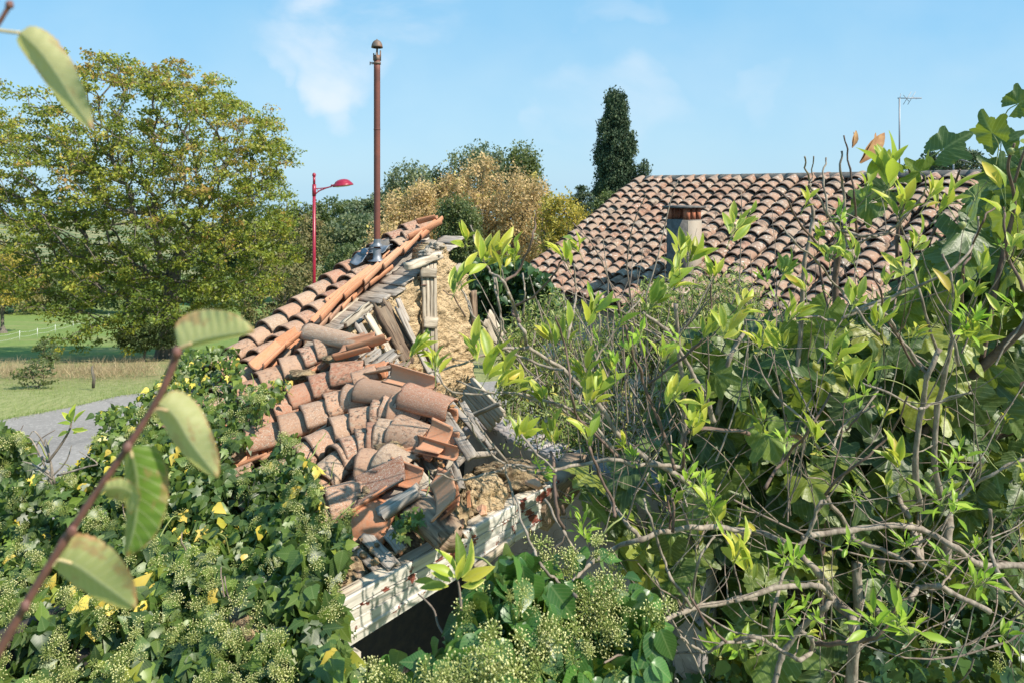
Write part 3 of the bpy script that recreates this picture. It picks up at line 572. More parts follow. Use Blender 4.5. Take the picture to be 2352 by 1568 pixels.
# stake, tape fence, street lamp
def wooden_stake():
    e = empty('wooden_stake', D(213, 886, 16.2), 'grey weathered stake standing in dry weeds by the verge', 'post'); a = Acc()
    b = D(214, 890, 16.2); tube(a, [b, b + (.02, 0, .22), b + (-.03, 0, .42), b + (-.02, 0, .52)], [.036, .032, .03, .016], 7, bump=.08); a.build('stake', M['bark'], e)
    a = Acc(); 
    for q in (.14,): tube(a, [b + (.036 * math.cos(t_), .036 * math.sin(t_), q) for t_ in np.linspace(0, 6.4, 10)], .004, 4)
    a.build('wire_loop', M['iron'], e)
wooden_stake()
posts = [(-22, 790), (45, 776), (86, 768), (127, 758), (168, 746), (212, 736), (250, 726)]
fe = empty('tape_fence', D(45, 790, 44), 'low white electric tape fence crossing the green meadow', 'fence'); tops = []
for (u, v) in posts:
    x = (u - 1176) / F; 
    # distance at which the ray to the post foot meets the falling meadow
    Yp = next(y for y in np.arange(20, 160, .1) if CZ - (v + 8 - HV) / F * y <= terr(x * y, y)); g = np.array((x * Yp, Yp, float(terr(x * Yp, Yp))))
    a = Acc(); tube(a, [g, g + (0, 0, .62)], .012, 5); tube(a, [g + (-.03, 0, .5), g + (.03, 0, .5)], .012, 5); a.build('fence_post', M['tape'], fe); tops.append(g)
for hgt in (.55, .28):
    a = Acc(); P = []
    for p, q in zip(tops[:-1], tops[1:]):
        for f in np.linspace(0, 1, 5)[:-1]: P.append(p + (q - p) * f + np.array((0, 0, hgt - .06 * math.sin(f * math.pi))))
    P.append(tops[-1] + np.array((0, 0, hgt))); tube(a, P, .006, 4); a.build('tape', M['tape'], fe)
YL = 20.0; pb = D(721.5, 650, YL); pb[2] = float(terr(pb[0], YL)); lt = D(721.5, 402, YL)
le = empty('street_lamp', pb, 'raspberry red street lamp with dome head behind the ruined roof', 'street lamp')
a = Acc(); tube(a, [pb, pb + (0, 0, .8)], [.075, .07], 14); tube(a, [pb + (0, 0, .8), lt + (0, 0, -.42)], [.052, .045], 14); tube(a, [lt + (0, 0, -.62), lt + (0, 0, -.28)], .056, 14); tube(a, [lt + (0, 0, -.28), lt + (0, 0, -.06)], .038, 12); a.build('pole', M['red'], le)
a = Acc(); lathe(a, lt + np.array((0, 0, -.06)), [(.001, -.02), (.035, -.01), (.048, .02), (.055, .05), (.05, .085), (.03, .11), (.001, .12)], 14); a.build('finial', M['red'], le)
a = Acc(); A0 = D(722, 434, YL); hd = D(765, 427, YL)
tube(a, catmull([A0, D(738, 433, YL), D(752, 431, YL), hd]), .014, 8); tube(a, catmull([D(722, 449, YL), D(732, 440, YL), D(748, 433, YL), D(762, 429, YL)]), .018, 8); tube(a, catmull([D(727, 434, YL), D(731, 439, YL), D(728, 444, YL)]), .009, 6); tube(a, [D(739, 433, YL), D(735, 438, YL)], .009, 6)
tube(a, [hd + (-.06, 0, 0), hd + (.04, 0, .01)], .03, 8); a.build('bracket', M['red'], le)
hc = D(788, 427, YL); rr_ = .30; ax = (-math.radians(7), 'Y'); a = Acc()
lathe(a, hc, [(.29, -.012), (.302, .0), (.295, .022), (.27, .06), (.235, .09), (.232, .097), (.20, .135), (.14, .172), (.07, .19), (.001, .196)], 28, ax)
o = a.build('lamp_shade', M['red'], le); o.location = (0, 0, 0)
a = Acc(); lathe(a, hc, [(.001, -.035), (.16, -.03), (.255, -.016), (.285, -.004)], 24, ax); a.build('diffuser', M['lampwhite'], le)

# ------------------------------------------------------------------ ruined shed
th, pt = math.radians(40), math.radians(25)
ah = np.array((math.sin(th), math.cos(th), 0)); A3 = np.array((math.sin(th) * math.cos(pt), math.cos(th) * math.cos(pt), math.sin(pt))); B3 = np.array((math.cos(th), -math.sin(th), 0)); N3 = np.cross(B3, A3); N3 = N3 if N3[2] > 0 else -N3
UP = np.array((0, 0, 1.)); ANC = D(760, 960, 3.6); CAMP = np.array((0, 0, CZ))
def ray(u, v): return np.array(((u - 1176) / F, 1, -(v - HV) / F))
def RH(u, v, h=0.0):
    r = ray(u, v); return CAMP + r * (((ANC - CAMP) @ N3 + h) / (r @ N3))
def VB(u, v, bo):
    r = ray(u, v); return CAMP + r * (((ANC - CAMP) @ B3 + bo) / (r @ B3))
def VA(u, v, ao):
    r = ray(u, v); return CAMP + r * (((ANC - CAMP) @ ah + ao) / (r @ ah))
def Z1(x, y): return (478 + .2845 * x, 459 + .2845 * y)
def Z2(x, y): return (478 + .2845 * x, 745.7 + .2845 * y)
def Z3(x, y): return (669 + .2845 * x, 1004 + .2845 * y)
def loc2(s, b, h=0.0): return ANC + A3 * s + B3 * b + N3 * h
def tile_mesh(seed, half=84):
    r = np.random.default_rng(seed); V = []; ns, na = 9, 12; ph = r.uniform(0, 99)
    for lay in (0, 1):
        for i in range(ns + 1):
            y = i / ns; R = 1 - .17 * y - (.13 if lay else 0)
            for j in range(na + 1):
                a_ = math.radians(-half + 2 * half * j / na); yy = y
                if i in (0, ns): yy += .022 * mnoise.noise(Vector((a_ * 2.6, ph, i))) + (.05 if r.random() < .05 else 0) * (1 if i == 0 else -1)
                q = R * (1 + .02 * mnoise.noise(Vector((a_ * 1.5, y * 2, ph))))
                V.append((math.sin(a_) * q, yy, math.cos(a_) * q * .93))
    row = na + 1; L = (ns + 1) * row; Fc = []
    for i in range(ns):
        for j in range(na):
            p = i * row + j; Fc.append((p, p + 1, p + row + 1, p + row)); Fc.append((L + p + row, L + p + row + 1, L + p + 1, L + p))
        Fc.append((i * row, (i + 1) * row, L + (i + 1) * row, L + i * row)); p = i * row + na; Fc.append((p + row, p, L + p, L + p + row))
    for j in range(na): Fc.append((j + 1, j, L + j, L + j + 1)); p = ns * row + j; Fc.append((p, p + 1, L + p + 1, L + p))
    return np.array(V), Fc
TILE_ME = {}
for mk in ('tile', 'tile_fresh'):
    TILE_ME[mk] = []
    for s in range(7):
        tv, tf = tile_mesh(s + 3); me = bpy.data.meshes.new('roof_tile'); me.from_pydata([tuple(p) for p in tv], [], tf)
        at = me.attributes.new('lc', 'FLOAT_VECTOR', 'POINT'); at.data.foreach_set('vector', (tv * .1).ravel())
        me.polygons.foreach_set('use_smooth', [True] * len(me.polygons)); me.materials.append(M[mk]); TILE_ME[mk].append(me)
        bv = None
def set_mw(o, Mx, parent=None):
    o.matrix_world = Mx
    if parent is not None:
        org = Vector((0, 0, 0)); q = parent
        while q is not None: org += q.location; q = q.parent
        o.parent = parent; T = Mx.copy(); T.translation = Mx.translation - org; o.matrix_basis = T
_tn = [0]
def canal_tile(lo, hi, r=.1, up=None, mat='tile', parent=None, name='roof_tile', concave=False, roll=0.0, label=None, group=None, flat=1.0):
    """one curved roof tile; lo / hi = crest (or trough) points of its wide and narrow ends"""
    lo = np.asarray(lo, float); hi = np.asarray(hi, float); up = N3 if up is None else np.asarray(up, float); y = hi - lo; L = np.linalg.norm(y); y /= L
    x = unit(np.cross(y, up)); z = np.cross(x, y)
    if concave: z = -z; x = -x
    if roll: R_ = np.array(Matrix.Rotation(roll, 3, Vector(y))); x = R_ @ x; z = R_ @ z
    z = z * flat; o_ = lo - z * r * .93
    _tn[0] += 1; me = TILE_ME[mat][_tn[0] * 5 % 7]; o = bpy.data.objects.new(name, me); sc.collection.objects.link(o)
    Mx = Matrix(((x[0] * r, y[0] * L, z[0] * r, o_[0]), (x[1] * r, y[1] * L, z[1] * r, o_[1]), (x[2] * r, y[2] * L, z[2] * r, o_[2]), (0, 0, 0, 1)))
    set_mw(o, Mx, parent)
    if label: tag(o, label, 'roof tile', group)
    return o
shed = empty('ruined_shed', (ANC[0] + .6, ANC[1] + 1.2, 0), 'half-collapsed adobe shed with broken canal tile roof overgrown by ivy', 'shed')
# roof deck (boards under the tiles) follows the part that still stands
a = Acc()
for b0, s0, s1 in [(-1.62 + .135 * i, -.75, 2.22 - .05 * i) for i in range(5)]:
    plank(a, loc2(s0, b0, -.17), loc2(s1, b0, -.17), N3, .13, .018, 16, .006, .04)
for i in range(13):
    b0 = -.95 + .135 * i; s1 = np.interp(b0, [-.95, -.6, -.2, .2, .6], [.75, .75, .62, .42, .18]) + rng.uniform(-.06, .06)
    plank(a, loc2(-.95, b0, -.19), loc2(s1, b0, -.20), N3, .13, .018, 12, .006, .05)
roof = a.build('roof', M['wood'], shed)
ROWS = [
 [Z1(300, 1090), Z1(410, 990), Z1(570, 895), Z1(695, 805), Z1(820, 710), Z1(955, 615), Z1(1060, 535), Z1(1200, 430), Z1(1300, 365), Z1(1440, 285), Z1(1560, 210), Z1(1720, 125)],
 [Z1(170, 1440), Z1(270, 1310), Z1(355, 1225), Z1(515, 1115), Z1(570, 1040), Z1(700, 950), Z1(830, 868), Z1(930, 775), Z1(1010, 700), Z1(1100, 620), Z1(1130, 575), Z1(1330, 480)],
 [Z1(1480, 335), Z1(1570, 275), Z1(1750, 195)],
 [Z1(200, 1530), Z1(390, 1412), Z1(575, 1305), Z1(745, 1235), Z1(830, 1150), Z1(1110, 1040)],
 [Z2(480, 650), Z2(620, 550), Z2(805, 430), Z2(985, 330), Z2(1240, 275)],
 [Z2(300, 860), Z2(560, 790), Z2(760, 695), Z2(935, 585), Z2(1085, 475), Z2(1420, 455)],
 [Z2(700, 1000), Z2(800, 925), Z2(970, 790), Z2(1130, 700), Z2(1320, 645), Z2(1410, 618), Z2(1480, 610), Z2(1555, 590), Z2(1730, 625)],
 [Z2(870, 1200), Z2(985, 985), Z2(1040, 955), Z2(1185, 890), Z2(1290, 845), Z2(1375, 815), Z2(1510, 780), Z2(1730, 810)],
 [Z2(1210, 1060), Z2(1400, 1020), Z2(1600, 1070)],
 [Z2(800, 1480), Z2(960, 1370), Z2(1270, 1210)],
]
ROWS[1].insert(0, Z1(60, 1520))
for ri, row in enumerate(ROWS):
    pts = [RH(u, v) for (u, v) in row]; rad = .100 if ri < 3 else .106
    lows = [pts[0] + (pts[0] - pts[1]) / np.linalg.norm(pts[0] - pts[1]) * q for q in ((.36, .18) if ri not in (2, 8) else ())]; pts = lows + pts
    if len(pts) > 5:
        C_ = np.array(pts); S_ = np.concatenate(([0], np.cumsum(np.linalg.norm(np.diff(C_, axis=0), axis=1)))); cf = [np.polyfit(S_, C_[:, q], 3 if len(pts) > 7 else 2) for q in range(3)]; Cs = np.array([[np.polyval(cf[q], s_) for q in range(3)] for s_ in S_]); pts = list(C_ * .25 + Cs * .75)
    for i in range(len(pts) - 1):
        lo = pts[i]; hi = pts[i + 1]; d = unit(hi - lo); L = np.linalg.norm(hi - lo)
        ov = min(.07, L * .45) if i < len(pts) - 2 else 0
        mt_ = 'tile'
        sk = rng.normal(0, .006, 3)
        canal_tile(lo + N3 * rng.uniform(.010, .020) + sk * .6, lo + d * (max(L + ov, .20) if i < len(pts) - 2 else L) - N3 * (.026 + max(0, .13 - L) * .35 if i < len(pts) - 2 else .016), rad * rng.uniform(.97, 1.05), mat=mt_, parent=roof, roll=rng.normal(0, .03))
    # gutter tiles (trough side up) between the cover rows
    if ri in (0, 1, 3, 4, 5, 6, 7, 9):
        for i in range(0, len(pts) - 1):
            off = B3 * .115 - N3 * (.145); lo = pts[i] + off; hi = pts[i + 1] + off; d = unit(hi - lo)
            canal_tile(lo, hi + d * .05 + N3 * .012, .085, mat='tile_fresh' if rng.random() < .6 else 'tile', parent=roof, concave=True, name='gutter_tile')
# orange gutter run exposed along the verge of the sound strip
run = [Z1(885, 985), Z1(1085, 800), Z1(1240, 690), Z1(1400, 560), Z1(1560, 440), Z1(1700, 320), Z1(1860, 205)]
pr = [RH(u, v, -.03) for u, v in run]
for i in range(len(pr) - 1): canal_tile(pr[i] - N3 * .02, pr[i + 1] + unit(pr[i + 1] - pr[i]) * .05, .066, mat='tile_fresh', parent=roof, concave=True, roll=-.3, name='gutter_tile')
run = [Z1(1000, 860), Z1(1180, 720), Z1(1330, 600)]; pr = [RH(u, v, -.06) for u, v in run]
for i in range(len(pr) - 1): canal_tile(pr[i], pr[i + 1] + unit(pr[i + 1] - pr[i]) * .05, .066, mat='tile_fresh', parent=roof, concave=True, name='gutter_tile')
for (p, q) in ((Z1(1700, 200), Z1(1850, 165)), (Z1(1620, 330), Z1(1895, 205))): canal_tile(RH(*p, -.01), RH(*q, -.01), .055, mat='tile_fresh', parent=roof, concave=True, name='gutter_tile', roll=-.5)
for (p, q) in ((Z1(410, 1385), Z1(620, 1200)), (Z1(600, 1210), Z1(760, 1100))): canal_tile(RH(*p, -.02), RH(*q, -.02), .075, mat='tile_fresh', parent=roof, concave=True, name='gutter_tile')
# verge soffit boards showing under the tiles
a = Acc()
for k in range(9):
    pass
for k in range(14):
    c = loc2(.42 + .128 * k, 0, -.135); plank(a, c - B3 * 1.22 + A3 * rng.normal(0, .008), c - B3 * (.94 + rng.uniform(-.03, .025)) + N3 * rng.normal(0, .006), N3, .118, .014, 8, .006, .02)
a.build('verge_board', M['wood'], shed)
a = Acc(); plank(a, RH(*Z1(960, 1000), -.13), RH(*Z1(1200, 800), -.13), N3, .05, .02, 8); a.build('verge_batten', M['wood_pale'], shed)

def patch(poly, bo, plane, amp, res, thick, acc, bulge=None):
    """thick uneven wall: poly in the reading grid, projected onto a vertical plane of the shed"""
    fn = VB if plane == 'b' else VA; dr = ah if plane == 'b' else -B3; nn = B3 if plane == 'b' else -ah
    Q = np.array([fn(u, v, bo) for u, v in poly]); s = (Q - ANC) @ dr; z = Q[:, 2]; pl = list(zip(s, z))
    gs = np.arange(s.min() - res, s.max() + 2 * res, res); gz = np.arange(z.min() - res, z.max() + 2 * res, res); base = ANC + nn * bo; base = base - dr * ((base - ANC) @ dr)
    cs, cz = np.meshgrid((gs[:-1] + gs[1:]) / 2, (gz[:-1] + gz[1:]) / 2, indexing='ij')
    jig = np.array([[.6 * min(res, .016) * mnoise.noise(Vector((a_ * 12, b_ * 12, 1))) * 3 for b_ in cz[0]] for a_ in cs[:, 0]])
    ins = in_poly(cs + jig, cz + jig, pl); idx = {}; V = []; Fc = []
    def vid(i, j, back):
        k = (i, j, back)
        if k not in idx:
            idx[k] = len(V); S, Zv = gs[i], gz[j]; p3 = (S * 1.0, Zv, bo)
            h = amp * (vn(p3, 9) + .7 * vn(p3, 22, 3) + .6 * vn(p3, 45, 5)) + (bulge(S, Zv) if bulge else 0)
            V.append(ANC + dr * S + nn * bo * (1 if plane == 'b' else -1) + UP * (Zv - ANC[2]) + nn * (h if not back else -thick + h * .3))
        return idx[k]
    nS, nZ = ins.shape
    for i in range(nS):
        for j in range(nZ):
            if not ins[i, j]: continue
            c = ((i, j), (i + 1, j), (i + 1, j + 1), (i, j + 1)); Fc.append(tuple(vid(*q, 0) for q in c)); Fc.append(tuple(vid(*q, 1) for q in c[::-1]))
            for (di, dj, p, q) in ((0, -1, 0, 1), (1, 0, 1, 2), (0, 1, 2, 3), (-1, 0, 3, 0)):
                ii, jj = i + di, j + dj
                if not (0 <= ii < nS and 0 <= jj < nZ and ins[ii, jj]): Fc.append((vid(*c[q], 0), vid(*c[p], 0), vid(*c[p], 1), vid(*c[q], 1)))
    acc.add(V, Fc)
WB = -.93
a = Acc()
def px_of(p): return (1176 + F * p[0] / p[1], HV - F * (p[2] - CZ) / p[1])
top_ = [px_of(loc2(s_, WB, -.15)) for s_ in np.linspace(.2, 1.72, 8)]
patch(top_ + [(972, top_[-1][1] + 2), (974, 700), (980, 1750), (740, 1750)], WB, 'b', .030, .013, .22, a)
patch([(997, 600), (1002, 572), (1018, 562), (1034, 590), (1052, 612), (1072, 636), (1080, 690), (1080, 760), (1090, 800), (1090, 1750), (1000, 1750), (1000, 800)], WB + .03, 'b', .030, .013, .26, a)
a.build('adobe_wall', M['adobe'], shed, smooth=True)
a = Acc()
pc = VB(986, 600, WB + .0); pe = VB(992, 800, WB - .0); 
for k in range(4): plank(a, VB(972 + k * 8.6, 604, WB + .045), VB(976 + k * 8.2, 815, WB + .045), B3, .029, .02, 10, .002)
a.build('shutter', M['wood_pale'], shed)
a = Acc(); plank(a, VB(967, 626, WB + .065), VB(1001, 628, WB + .065), B3, .075, .025, 6, .003); a.build('crossbar', M['wood_pale'], shed); a = Acc(); plank(a, VB(974, 740, WB + .065), VB(1003, 742, WB + .065), B3, .085, .025, 6, .003); a.build('crossbar', M['wood_pale'], shed)
a = Acc(); tube(a, [VB(968, 655, WB + .065), VB(980, 655, WB + .065)], .005, 5); tube(a, [VB(977, 652, WB + .045), VB(977, 659, WB + .045)], .006, 5); a.build('hinge', M['iron'], shed)
a = Acc(); plank(a, VB(936, 612, WB + .05), VB(1008, 586, WB + .05), B3, .055, .06, 10, .014, .02); a.build('lintel', M['wood_pale'], shed)
def lump(acc, c, r, amp=.25, fr=6, n=14, seed=0, flat=None):
    V = []; c = np.asarray(c, float); r = np.asarray(r, float)
    for i in range(n + 1):
        t_ = math.pi * i / n
        for j in range(2 * n):
            p = math.pi * j / n; d = np.array((math.sin(t_) * math.cos(p), math.sin(t_) * math.sin(p), math.cos(t_)))
            k = 1 + amp * (mnoise.noise(Vector(d * 1.4) + Vector((seed, 0, 0))) * 1.3 + .6 * mnoise.noise(Vector(d * fr) + Vector((seed, 1, 0))) + .35 * mnoise.noise(Vector(d * fr * 2.3) + Vector((seed, 2, 0))))
            V.append(c + d * r * k)
    m = 2 * n; acc.add(V, [(i * m + j, i * m + (j + 1) % m, (i + 1) * m + (j + 1) % m, (i + 1) * m + j) for i in range(n) for j in range(m)])
a = Acc(); lump(a, VB(985, 583, WB - .02), (.09, .09, .035), .45, 9, 24, seed=1); lump(a, VB(1000, 566, WB - .02), (.06, .07, .04), .45, 9, 24, seed=2); lump(a, VB(1052, 618, WB + .0), (.05, .09, .04), .3, seed=3); a.build('capping_rubble', M['concrete_pale'], shed)
# cross wall of grey plaster at the back of the collapsed bay, and the jamb wall
WA = 1.02
a = Acc(); patch([(1050, 1000), (1075, 972), (1120, 975), (1200, 1020), (1290, 1060), (1420, 1090), (1540, 1120), (1600, 1160), (1625, 2400), (1050, 2400)], WA, 'a', .003, .02, .2, a)
a.build('plastered_wall', M['plaster'], shed)
# white boxed beam over the opening, horizontal, along the roof slope
BB = .97
P0 = VB(803, 1362, BB); zt = P0[2]; s0 = (P0 - ANC) @ ah
def BM(s, z, o=0.0): return ANC + ah * s + B3 * (BB + o) + UP * (z - ANC[2])
a = Acc(); V = []; sL, sR = s0 - .32, s0 + 1.29; prof = [(-.0, -.10), (.0, -.002), (.012, .0), (.016, -.006), (.016, -.046), (.006, -.05), (.006, -.054), (.013, -.057), (.013, -.060), (.006, -.062), (.006, -.098), (.0, -.101), (.0, -.104), (.006, -.107), (.006, -.146), (.012, -.15), (.012, -.158), (.006, -.162), (.004, -.19), (-.03, -.19), (-.03, -.10)]
ns_ = 60
for i in range(ns_ + 1):
    s = sL + (sR - sL) * i / ns_
    for (o_, z) in prof:
        V.append(BM(s, zt + z + .004 * mnoise.noise(Vector((s * 3, z * 8, 0))), o_ if o_ > -.02 else o_ - .0))
k = len(prof); Fc = [(i * k + j, (i + 1) * k + j, (i + 1) * k + (j + 1) % k, i * k + (j + 1) % k) for i in range(ns_) for j in range(k)] + [tuple(range(k)), tuple(ns_ * k + j for j in range(k - 1, -1, -1))]
lc = [((i // k) / ns_ * 1.25, prof[i % k][1], prof[i % k][0]) for i in range(len(V))]
a.add(V, [f[::-1] for f in Fc], None, lc); a.build('white_beam_cladding', M['white_paint'], shed, smooth=False)
a = Acc(); V = []
Vt = []
for i in range(41):
    s = sL + (sR - sL) * i / 40
    Vt.append(BM(s, zt - .004, -.06 - .0)); 
plank(a, BM(sL, zt - .012, -.028), BM(sR, zt - .012, -.028), UP, .05, .02, 30, .004)
o = a.build('beam_top', M['wood_pale'], shed, smooth=False)
a = Acc(); plank(a, VB(1090, 1305, BB + .02), VB(1180, 1238, BB + .05), B3, .035, .015, 8, .006); plank(a, VB(1130, 1265, BB - .02), VB(1300, 1150, BB), B3, .05, .02, 8, .006, .03); a.build('slipped_lath', M['wood_pale'], shed)
a = Acc(); plank(a, BM(sR - .12, zt - .13, -.02), BM(sR + .28, zt - .02, -.05), B3, .16, .10, 8, .02, .05); a.build('beam_end', M['wood_brown'], shed)
# wall head of earth and rubble behind the beam
def strip(acc, s0_, s1_, b0, b1, zf, res=.02, amp=.02, thick=.14):
    S = np.arange(s0_, s1_, res); Bq = np.arange(b0, b1, res); V = []
    for lay in (0, 1):
        for s in S:
            for b in Bq:
                p = (s, b, 0); h = amp * (1.3 * vn(p, 6) + .8 * vn(p, 17, 2) + .5 * vn(p, 40, 4)); V.append(ANC + ah * s + B3 * b + UP * (zf(s, b) - ANC[2] + (h if lay == 0 else -thick)))
    m = len(Bq); L = len(S) * m; Fc = []
    for i in range(len(S) - 1):
        for j in range(m - 1): p = i * m + j; Fc.append((p, p + 1, p + m + 1, p + m)); Fc.append((L + p, L + p + m, L + p + m + 1, L + p + 1))
    for i in range(len(S) - 1): p = i * m; Fc.append((p, p + m, L + p + m, L + p)); p += m - 1; Fc.append((p + m, p, L + p, L + p + m))
    for j in range(m - 1): Fc.append((j + 1, j, L + j, L + j + 1)); p = (len(S) - 1) * m + j; Fc.append((p, p + 1, L + p + 1, L + p))
    acc.add(V, Fc)
a = Acc(); strip(a, s0 - .35, s0 + 1.32, BB - .22, BB - .06, lambda s, b: zt - .03 + .10 * max(0, (BB - .1 - b)) / .3 + .03 * max(0, s - s0 - .6)); a.build('wall_head', M['earth'], shed)
a = Acc(); box(a, BM(s0 + .3, zt - 1.65, -1.0), ah, B3, UP, 1.6, .02, 1.5); box(a, BM(s0 - .62, zt - 1.7, -.55), B3, ah, UP, .6, .03, 1.5); box(a, BM(s0 + .3, .9, -.55), ah, B3, UP, 1.6, .6, .03); a.build('dark_room', M['inner_shade'], shed)  # room walls and floor, with the indoor shade put into their colour
a = Acc(); bl = loc2(-.75, -1.6, -.2); plank(a, (bl[0], bl[1], 1.2), (bl[0], bl[1], bl[2] - .1), ah, .3, .2, 4)
Pw = [loc2(-.7, -1.62, 0), loc2(-.7, .95, 0), loc2(2.2, .95, 0), loc2(2.2, -1.62, 0)]
for (p, q) in ((Pw[0], Pw[1]), (Pw[3], Pw[0])):
    m_ = (p + q) / 2; hh = (min(p[2], q[2]) - .24) / 2; d_ = q - p; d_[2] = 0; L = np.linalg.norm(d_); box(a, (m_[0], m_[1], hh), unit(d_), np.cross(unit(d_), UP), UP, L / 2, .1, hh)
a.build('side_wall', M['render_wall'], shed)

# stove pipe with its cowl and flashing
PY = 5.55; pb = D(866, 556, PY); ptop = D(866, 140, PY)
pe_ = empty('stove_pipe', pb, 'tall rusty red-brown stove pipe with domed cowl rising from the tile roof', 'chimney pipe')
a = Acc(); tube(a, np.linspace(pb - (0, 0, .25), ptop, 22), .0258, 18); a.build('pipe', M['rust'], pe_)
a = Acc()
for f in (.62, .985): c = pb + (ptop - pb) * f; tube(a, [c - (0, 0, .004), c + (0, 0, .004)], .0275, 18)
a.build('joint_ring', M['rust'], pe_)
a = Acc(); tube(a, [ptop - (0, 0, .03), ptop - (0, 0, .012)], .031, 18); c = ptop - (0, 0, .02); tube(a, [c - (.03, .0, 0), c - (.058, 0, -.002)], .005, 6); tube(a, [c + (-.056, 0, -.016), c + (-.056, 0, .012)], .004, 6); tube(a, [c + (-.04, 0, -.014), c + (-.04, 0, .012)], .003, 6); a.build('clamp', M['rustgray'], pe_)
a = Acc(); R0 = .027
for q in (.3, 1.8, 3.2, 4.7): 
    c = ptop + np.array((R0 * math.cos(q), R0 * math.sin(q), .0)); tube(a, [c, c + (0, 0, .085 if q < 3 else .06)], .006, 5)
tube(a, [ptop - (0, 0, .01), ptop + (0, 0, .045)], .024, 14, bump=.04); tube(a, [ptop + (0, 0, .04), ptop + (0, 0, .11)], .008, 6); a.build('cage', M['rustgray'], pe_)
a = Acc(); lathe(a, ptop + np.array((0, 0, .105)), [(.034, .004), (.047, .0), (.0455, .012), (.041, .030), (.032, .048), (.018, .060), (.006, .063), (.005, .07), (.0005, .071)], 18); a.build('cowl', M['rustgray'], pe_)
a = Acc(); lathe(a, pb + np.array((0, 0, -.005)), [(.028, .03), (.0285, .0), (.033, -.012), (.056, -.03), (.054, -.032), (.03, -.018)], 18); lathe(a, pb + np.array((0, 0, -.10)), [(.034, .05), (.033, .0), (.036, -.04), (.075, -.052), (.07, -.056)], 18); a.build('storm_collar', M['zinc'], pe_)
a = Acc()
def sheet(acc, c, ax_, ay_, hx, hy, t_, cur, ph=0):
    V = []; z = np.cross(ax_, ay_); n = 7
    for lay in (1, -1):
        for i in range(n):
            for j in range(n):
                x_ = (i / (n - 1) * 2 - 1); y_ = (j / (n - 1) * 2 - 1); V.append(c + ax_ * hx * x_ + ay_ * hy * y_ + z * (cur * (x_ * x_) + cur * .6 * math.sin(y_ * 3 + ph) + lay * t_ / 2))
    L = n * n; Fc = []
    for i in range(n - 1):
        for j in range(n - 1): p = i * n + j; Fc.append((p, p + n, p + n + 1, p + 1)); Fc.append((L + p, L + p + 1, L + p + n + 1, L + p + n))
    rim = [j for j in range(n)] + [i * n + n - 1 for i in range(1, n)] + [(n - 1) * n + j for j in range(n - 2, -1, -1)] + [i * n for i in range(n - 2, 0, -1)]
    for p, q in zip(rim, rim[1:] + rim[:1]): Fc.append((p, q, L + q, L + p))
    acc.add(V, Fc)
sheet(a, RH(874, 575, .0), B3, A3, .09, .07, .004, .02); sheet(a, RH(*Z1(1245, 478), .0), B3, A3, .07, .08, .004, .025, 1); sheet(a, RH(*Z1(1290, 415), .03), unit(B3 + A3 * .3), A3, .035, .05, .004, .02, 2); a.build('flashing', M['zinc'], pe_)
a = Acc(); lump(a, RH(*Z1(1410, 370), -.03), (.09, .10, .05), .3, seed=5); lump(a, RH(*Z1(1370, 500), -.06), (.06, .06, .03), .35, seed=6); lump(a, RH(*Z1(1500, 440), -.05), (.04, .05, .03), .35, seed=7); a.build('mortar_bed', M['concrete'], pe_)

# ------------------------------------------------------------------ loose tiles, boards and rubble lying on the shed
def T(z, p, h=0.0): return RH(*z(*p), h)
def loose_tile(lo, hi, r, label, mat='tile', concave=False, roll=0.0, up=None, flat=None): canal_tile(lo, hi, r, up, mat, None, 'loose_tile', concave, roll, label, 'tiles slipped out of their rows', flat or (.5 if concave and r > .055 else 1.0))
loose_tile(T(Z1, (775, 1010), .06), T(Z1, (1215, 1105), .03), .075, 'grey-beige curved tile lying crosswise at the foot of the sound tile strip')
loose_tile(T(Z1, (1060, 1225), -.02), T(Z1, (1330, 1150), .02), .08, 'orange trough tile lying open beside the leaning boards', 'tile_fresh', True)
loose_tile(T(Z1, (1150, 1245), .0), T(Z1, (1450, 1150), .05), .05, 'narrow orange tile seen on edge, pointing at the leaning boards', 'tile_fresh', True, -.9)
loose_tile(T(Z1, (1040, 1300), -.02), T(Z1, (1330, 1225), .0), .05, 'thin orange tile edge just below the two open orange trough tiles', 'tile_fresh', True, -.5)
loose_tile(T(Z2, (1150, 400), .03), T(Z2, (1340, 320), .03), .075, 'mottled dark brown tile stub above the pale orange tile row')
loose_tile(T(Z2, (1260, 340), -.02), T(Z2, (1430, 300), -.02), .08, 'pale orange tile end showing past the mottled stub', 'tile_fresh')
loose_tile(T(Z2, (1310, 400), -.02), T(Z2, (1610, 345), .01), .06, 'dark red-brown tile lying open in front of the adobe wall foot', 'tile', True, -.4)
loose_tile(T(Z2, (1200, 455), .04), T(Z2, (1560, 500), .03), .085, 'grey-brown tile tipped up with its hollow side showing')
loose_tile(T(Z2, (1560, 500), .07), T(Z2, (1945, 615), .02), .085, 'long brown tile slanting down over the broken edge', roll=.1)
loose_tile(T(Z2, (1470, 400), .02), T(Z2, (1840, 500), .0), .055, 'rusty orange tile edge lying above the long slanting brown tile', 'tile_fresh', True, .6)
loose_tile(T(Z2, (1590, 385), .0), T(Z2, (1850, 520), -.03), .04, 'narrow dark tile fragment on the broken edge above the slanting tile', 'tile', True, .8)
loose_tile(T(Z2, (1760, 900), .0), T(Z2, (1940, 960), -.02), .085, 'bright orange trough tile at the end of the tile row with cream tip', 'tile_fresh', True, .3)
loose_tile(T(Z2, (1700, 960), -.03), T(Z2, (2030, 1045), -.04), .04, 'thin orange tile edge below the bright orange trough tile', 'tile_fresh', True, .7)
loose_tile(T(Z2, (1600, 880), -.04), T(Z2, (1860, 860), -.05), .09, 'cream-coloured clean tile under the end of the mottled row', 'tile_fresh')
